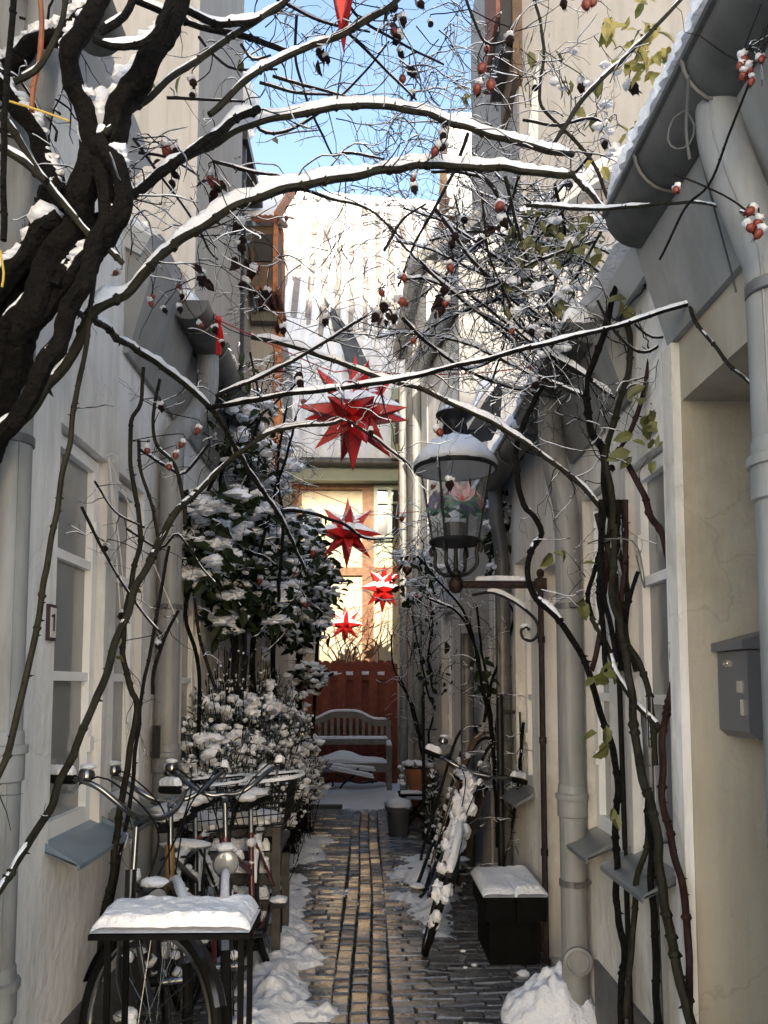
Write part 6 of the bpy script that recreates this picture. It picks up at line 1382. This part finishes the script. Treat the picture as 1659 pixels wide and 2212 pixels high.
ev = hedge('evergreen_climber',(-.95,5.2,0),'dark large leaved evergreen climber loaded with snow above the bush, nearer part','climber',
  [(430,1140,75,80,4.5,5.0,70),(520,1100,70,45,4.8,5.3,60),(440,1210,60,50,4.5,4.9,50),(520,1200,70,70,4.9,5.5,90),(560,1300,80,60,5.2,6.0,95),(500,1310,45,60,5.0,5.4,45),(600,1180,60,90,5.5,6.5,90)],'leaf',.115,.5,.044,51,
  stems=[([(425,1700,4.7),(430,1450,4.7),(400,1330,4.6),(420,1240,4.6)],.012),([(560,1640,5.6),(545,1420,5.5),(560,1300,5.5)],.02),([(600,1600,6.0),(590,1400,6.0),(620,1250,6.1)],.02)])
for x,y in ((680,1195),(640,1240),(655,1305),(560,1255),(630,1330),(560,1320),(500,1130)):
    pass
hedge('evergreen_climber',(-.75,8.2,0),'dark ivy covered evergreen with snowy crown left of the red stars, farther part','climber',
  [(640,1250,85,70,6.8,8.2,150),(675,1225,60,55,7.5,8.8,100),(640,1340,50,60,7.0,8.2,80),(665,1310,48,60,8.0,8.8,80),(640,1160,70,55,6.8,8,60),(668,1462,26,26,7.0,7.3,26)],'leaf',.105,.5,.042,53,
  stems=[([(650,1700,7.6),(645,1500,7.6),(650,1350,7.6)],.03),([(670,1700,7.8),(680,1500,7.8),(690,1300,8)],.02)])
def bush():
    t = thing('snowy_bush',(-.82,6.6,0),'dense twiggy bush with thick snow tufts along the left wall before the bench','bush'); rs = random.Random(61); tw = MB(); sn = MB(); fl = MB()
    cl = [(-.96,4.75,.26,1.35),(-.92,5.0,.32,1.5),(-.88,5.3,.38,1.6),(-.86,5.7,.40,1.62),(-.82,6.2,.42,1.62),(-.78,6.9,.38,1.52),(-.74,7.5,.32,1.3),(-.72,8.0,.26,1.1)]
    for i in range(1350):
        cx,cy,r,h = rs.choice(cl); a = rs.random()*2*pi; b0 = V((cx+rs.gauss(0,.08),cy+rs.gauss(0,.12),0)); rr = r*sqrt(rs.random()); top = V((max(-1.08,cx+rr*cos(a)),cy+rr*sin(a)*1.2,h*rs.uniform(.55,1.10)*(1-.3*(rr/r)**2)))
        mid = b0.lerp(top,.55)+V((rs.gauss(0,.05),rs.gauss(0,.05),.05)); mid.x = max(-1.08,mid.x)
        P = smoothpath([b0,mid,top],.10); tw.tube(P,[.0035-.0022*k/len(P) for k in range(len(P))],4)
        for k in range(11):
            u = rs.uniform(.4,1); q = P[min(len(P)-1,int(u*len(P)))]; fl.leaf(q,V((rs.gauss(0,.6),rs.gauss(0,.6),rs.uniform(.0,1))),V((0,-.7,.7)),.055,.014)
            if rs.random() < .28: s_ = rs.uniform(.006,.015); sn.blob(q+V((0,-.006,.008)),s_*1.2,s_,s_,7,5,.6,4.)
        if rs.random() < .5:
            c = P[min(len(P)-1,int(rs.uniform(.6,1)*len(P)))]; a0 = rs.random()*pi; L_ = rs.uniform(.6,1.7)
            for k in range(rs.randrange(3,9)): s_ = rs.uniform(.014,.034); t_ = rs.gauss(0,.035)*L_; sn.blob(c+V((cos(a0)*t_,rs.gauss(0,.02)-.01,sin(a0)*t_*.7)),s_*1.3,s_,s_*.8,9,6,.75,4.5)
    for i in range(70):                                   # tall dry stalks by the pipe
        b0 = V((rs.uniform(-1.05,-.8),rs.uniform(4.9,6.4),.3)); top = b0+V((rs.gauss(0,.1),rs.gauss(0,.15),rs.uniform(1.1,1.5))); top.x = max(-1.07,top.x); P = smoothpath([b0,b0.lerp(top,.5)+V((rs.gauss(0,.04),0,0)),top],.08); tw.tube(P,[.0028]*len(P),4)
        for k in range(4): sn.blob(P[rs.randrange(len(P)//2,len(P))],.008,.008,.008,5,4,.3)
    o = tw.build('twigs','twig',t); o['kind'] = 'stuff'; fl.build('leaves','needle',t); sn.build('snow','snow',t,60)
bush()
rb_ = Rose('rose_bush',(-.8,6.2,0),'snowy rose twigs with red hips above the evergreen, left of the largest star','rose',71)
for p in inell(530,900,90,120,4.6,6.4,70): rb_.twig(p,V((rnd.gauss(0,.6),0,rnd.gauss(.2,.7))),.42,.004,2,-.1,1.2)
for p in inell(590,1040,60,90,5.5,7,30): rb_.twig(p,V((rnd.gauss(0,.5),0,rnd.gauss(.3,.7))),.45,.004,2,-.1,1.1)
for pts in ([(470,1150),(480,1000),(500,880),(520,780)],[(520,1180),(540,1000),(560,880),(540,760)],[(560,1200),(590,1080),(620,980),(640,900)],[(450,1060),(500,960),(560,900),(640,830)],[(600,1300),(610,1150),(600,1000),(620,880)]): rb_.cane(pts,4,2.4,Y=rnd.uniform(4.8,5.6),snow=.8,m='bark',rough=0); rb_.fromcane(len(rb_.canes)-1,9,.35,.004,2)
for p in inell(520,920,80,90,4.8,5.6,40)+inell(600,1000,50,70,5.2,6,26): rb_.snowlump(p,rnd.uniform(.015,.05))
fl = MB(); leaves(None,inell(520,920,80,90,4.8,5.6,60)+inell(500,800,40,60,4.6,5,16)+inell(560,1000,60,60,5,5.6,36),None,.085,fl); fl.build('leaves','leaf',rb_.t)
for x,y in ((600,850),(530,840),(610,800),(655,870),(500,830),(680,1195),(640,1240),(655,1305),(560,1255),(1,1)):
    if x > 1: rb_.hip(at(x,y,5.2),.022,'hip')
rb_.finish()
# bare shrub against the sunlit wall
hz = Rose('bare_shrub',(.1,12.7,0),'thin bare shrub catching the sun against the cream wall above the fence','shrub',81)
for i in range(16):
    x0 = rnd.uniform(720,830); hz.cane([(760+rnd.gauss(0,25),1640),(x0,1430),(x0+rnd.gauss(0,35),1370),(x0+rnd.gauss(0,60),1310)],1.6,.8,Y=12.75,snow=0,m='orangepipe',rough=0,buds=False)
hz.finish()
# ------------------------------------------------------------------ light, sky, camera
SUN_EL, SUN_AZ = radians(15), radians(0.0)      # azimuth: how far the light swings towards +x while travelling +y
w = bpy.data.worlds.new('World'); S.world = w; w.use_nodes = True
nt = w.node_tree; bg = nt.nodes['Background']; sk = nt.nodes.new('ShaderNodeTexSky'); sk.sky_type = 'NISHITA'; sk.sun_disc = False
d = V((sin(SUN_AZ)*cos(SUN_EL), cos(SUN_AZ)*cos(SUN_EL), -sin(SUN_EL)))
sk.sun_elevation = SUN_EL; sk.sun_rotation = atan2(-d.x, -d.y)
sk.air_density = 1.0; sk.dust_density = 1.8; sk.ozone_density = .5
nt.links.new(sk.outputs['Color'], bg.inputs['Color']); bg.inputs['Strength'].default_value = .12
sl = bpy.data.lights.new('sun','SUN'); sl.energy = 2.4; sl.angle = radians(.5); sl.color = (1,.88,.70)
so = bpy.data.objects.new('sun', sl); COL.objects.link(so); so.rotation_euler = d.to_track_quat('-Z','Y').to_euler()
cd = bpy.data.cameras.new('camera'); co = bpy.data.objects.new('camera', cd); COL.objects.link(co)
cd.sensor_fit = 'VERTICAL'; cd.sensor_height = 36; cd.sensor_width = 27; cd.lens = 36*FP/2212; cd.shift_y = (PY0-1106)/2212; cd.clip_start = .05; cd.clip_end = 500
co.matrix_world = Matrix(((RT.x,UP.x,-FW.x,0),(RT.y,UP.y,-FW.y,0),(RT.z,UP.z,-FW.z,1.5),(0,0,0,1)))
S.camera = co
S.view_settings.view_transform = 'Standard'; S.view_settings.look = 'None'; S.view_settings.gamma = 1; S.view_settings.exposure = EXPO
for o in list(COL.objects):
    if '_o' in o: del o['_o']
    if o.name.split('.')[0] == 'snow': o['kind'] = 'stuff'

S.cycles.max_bounces = 16; S.cycles.diffuse_bounces = 14; S.cycles.glossy_bounces = 5; S.cycles.transparent_max_bounces = 12
S.cycles.caustics_reflective = False; S.cycles.caustics_refractive = False
S.cycles.use_denoising = True
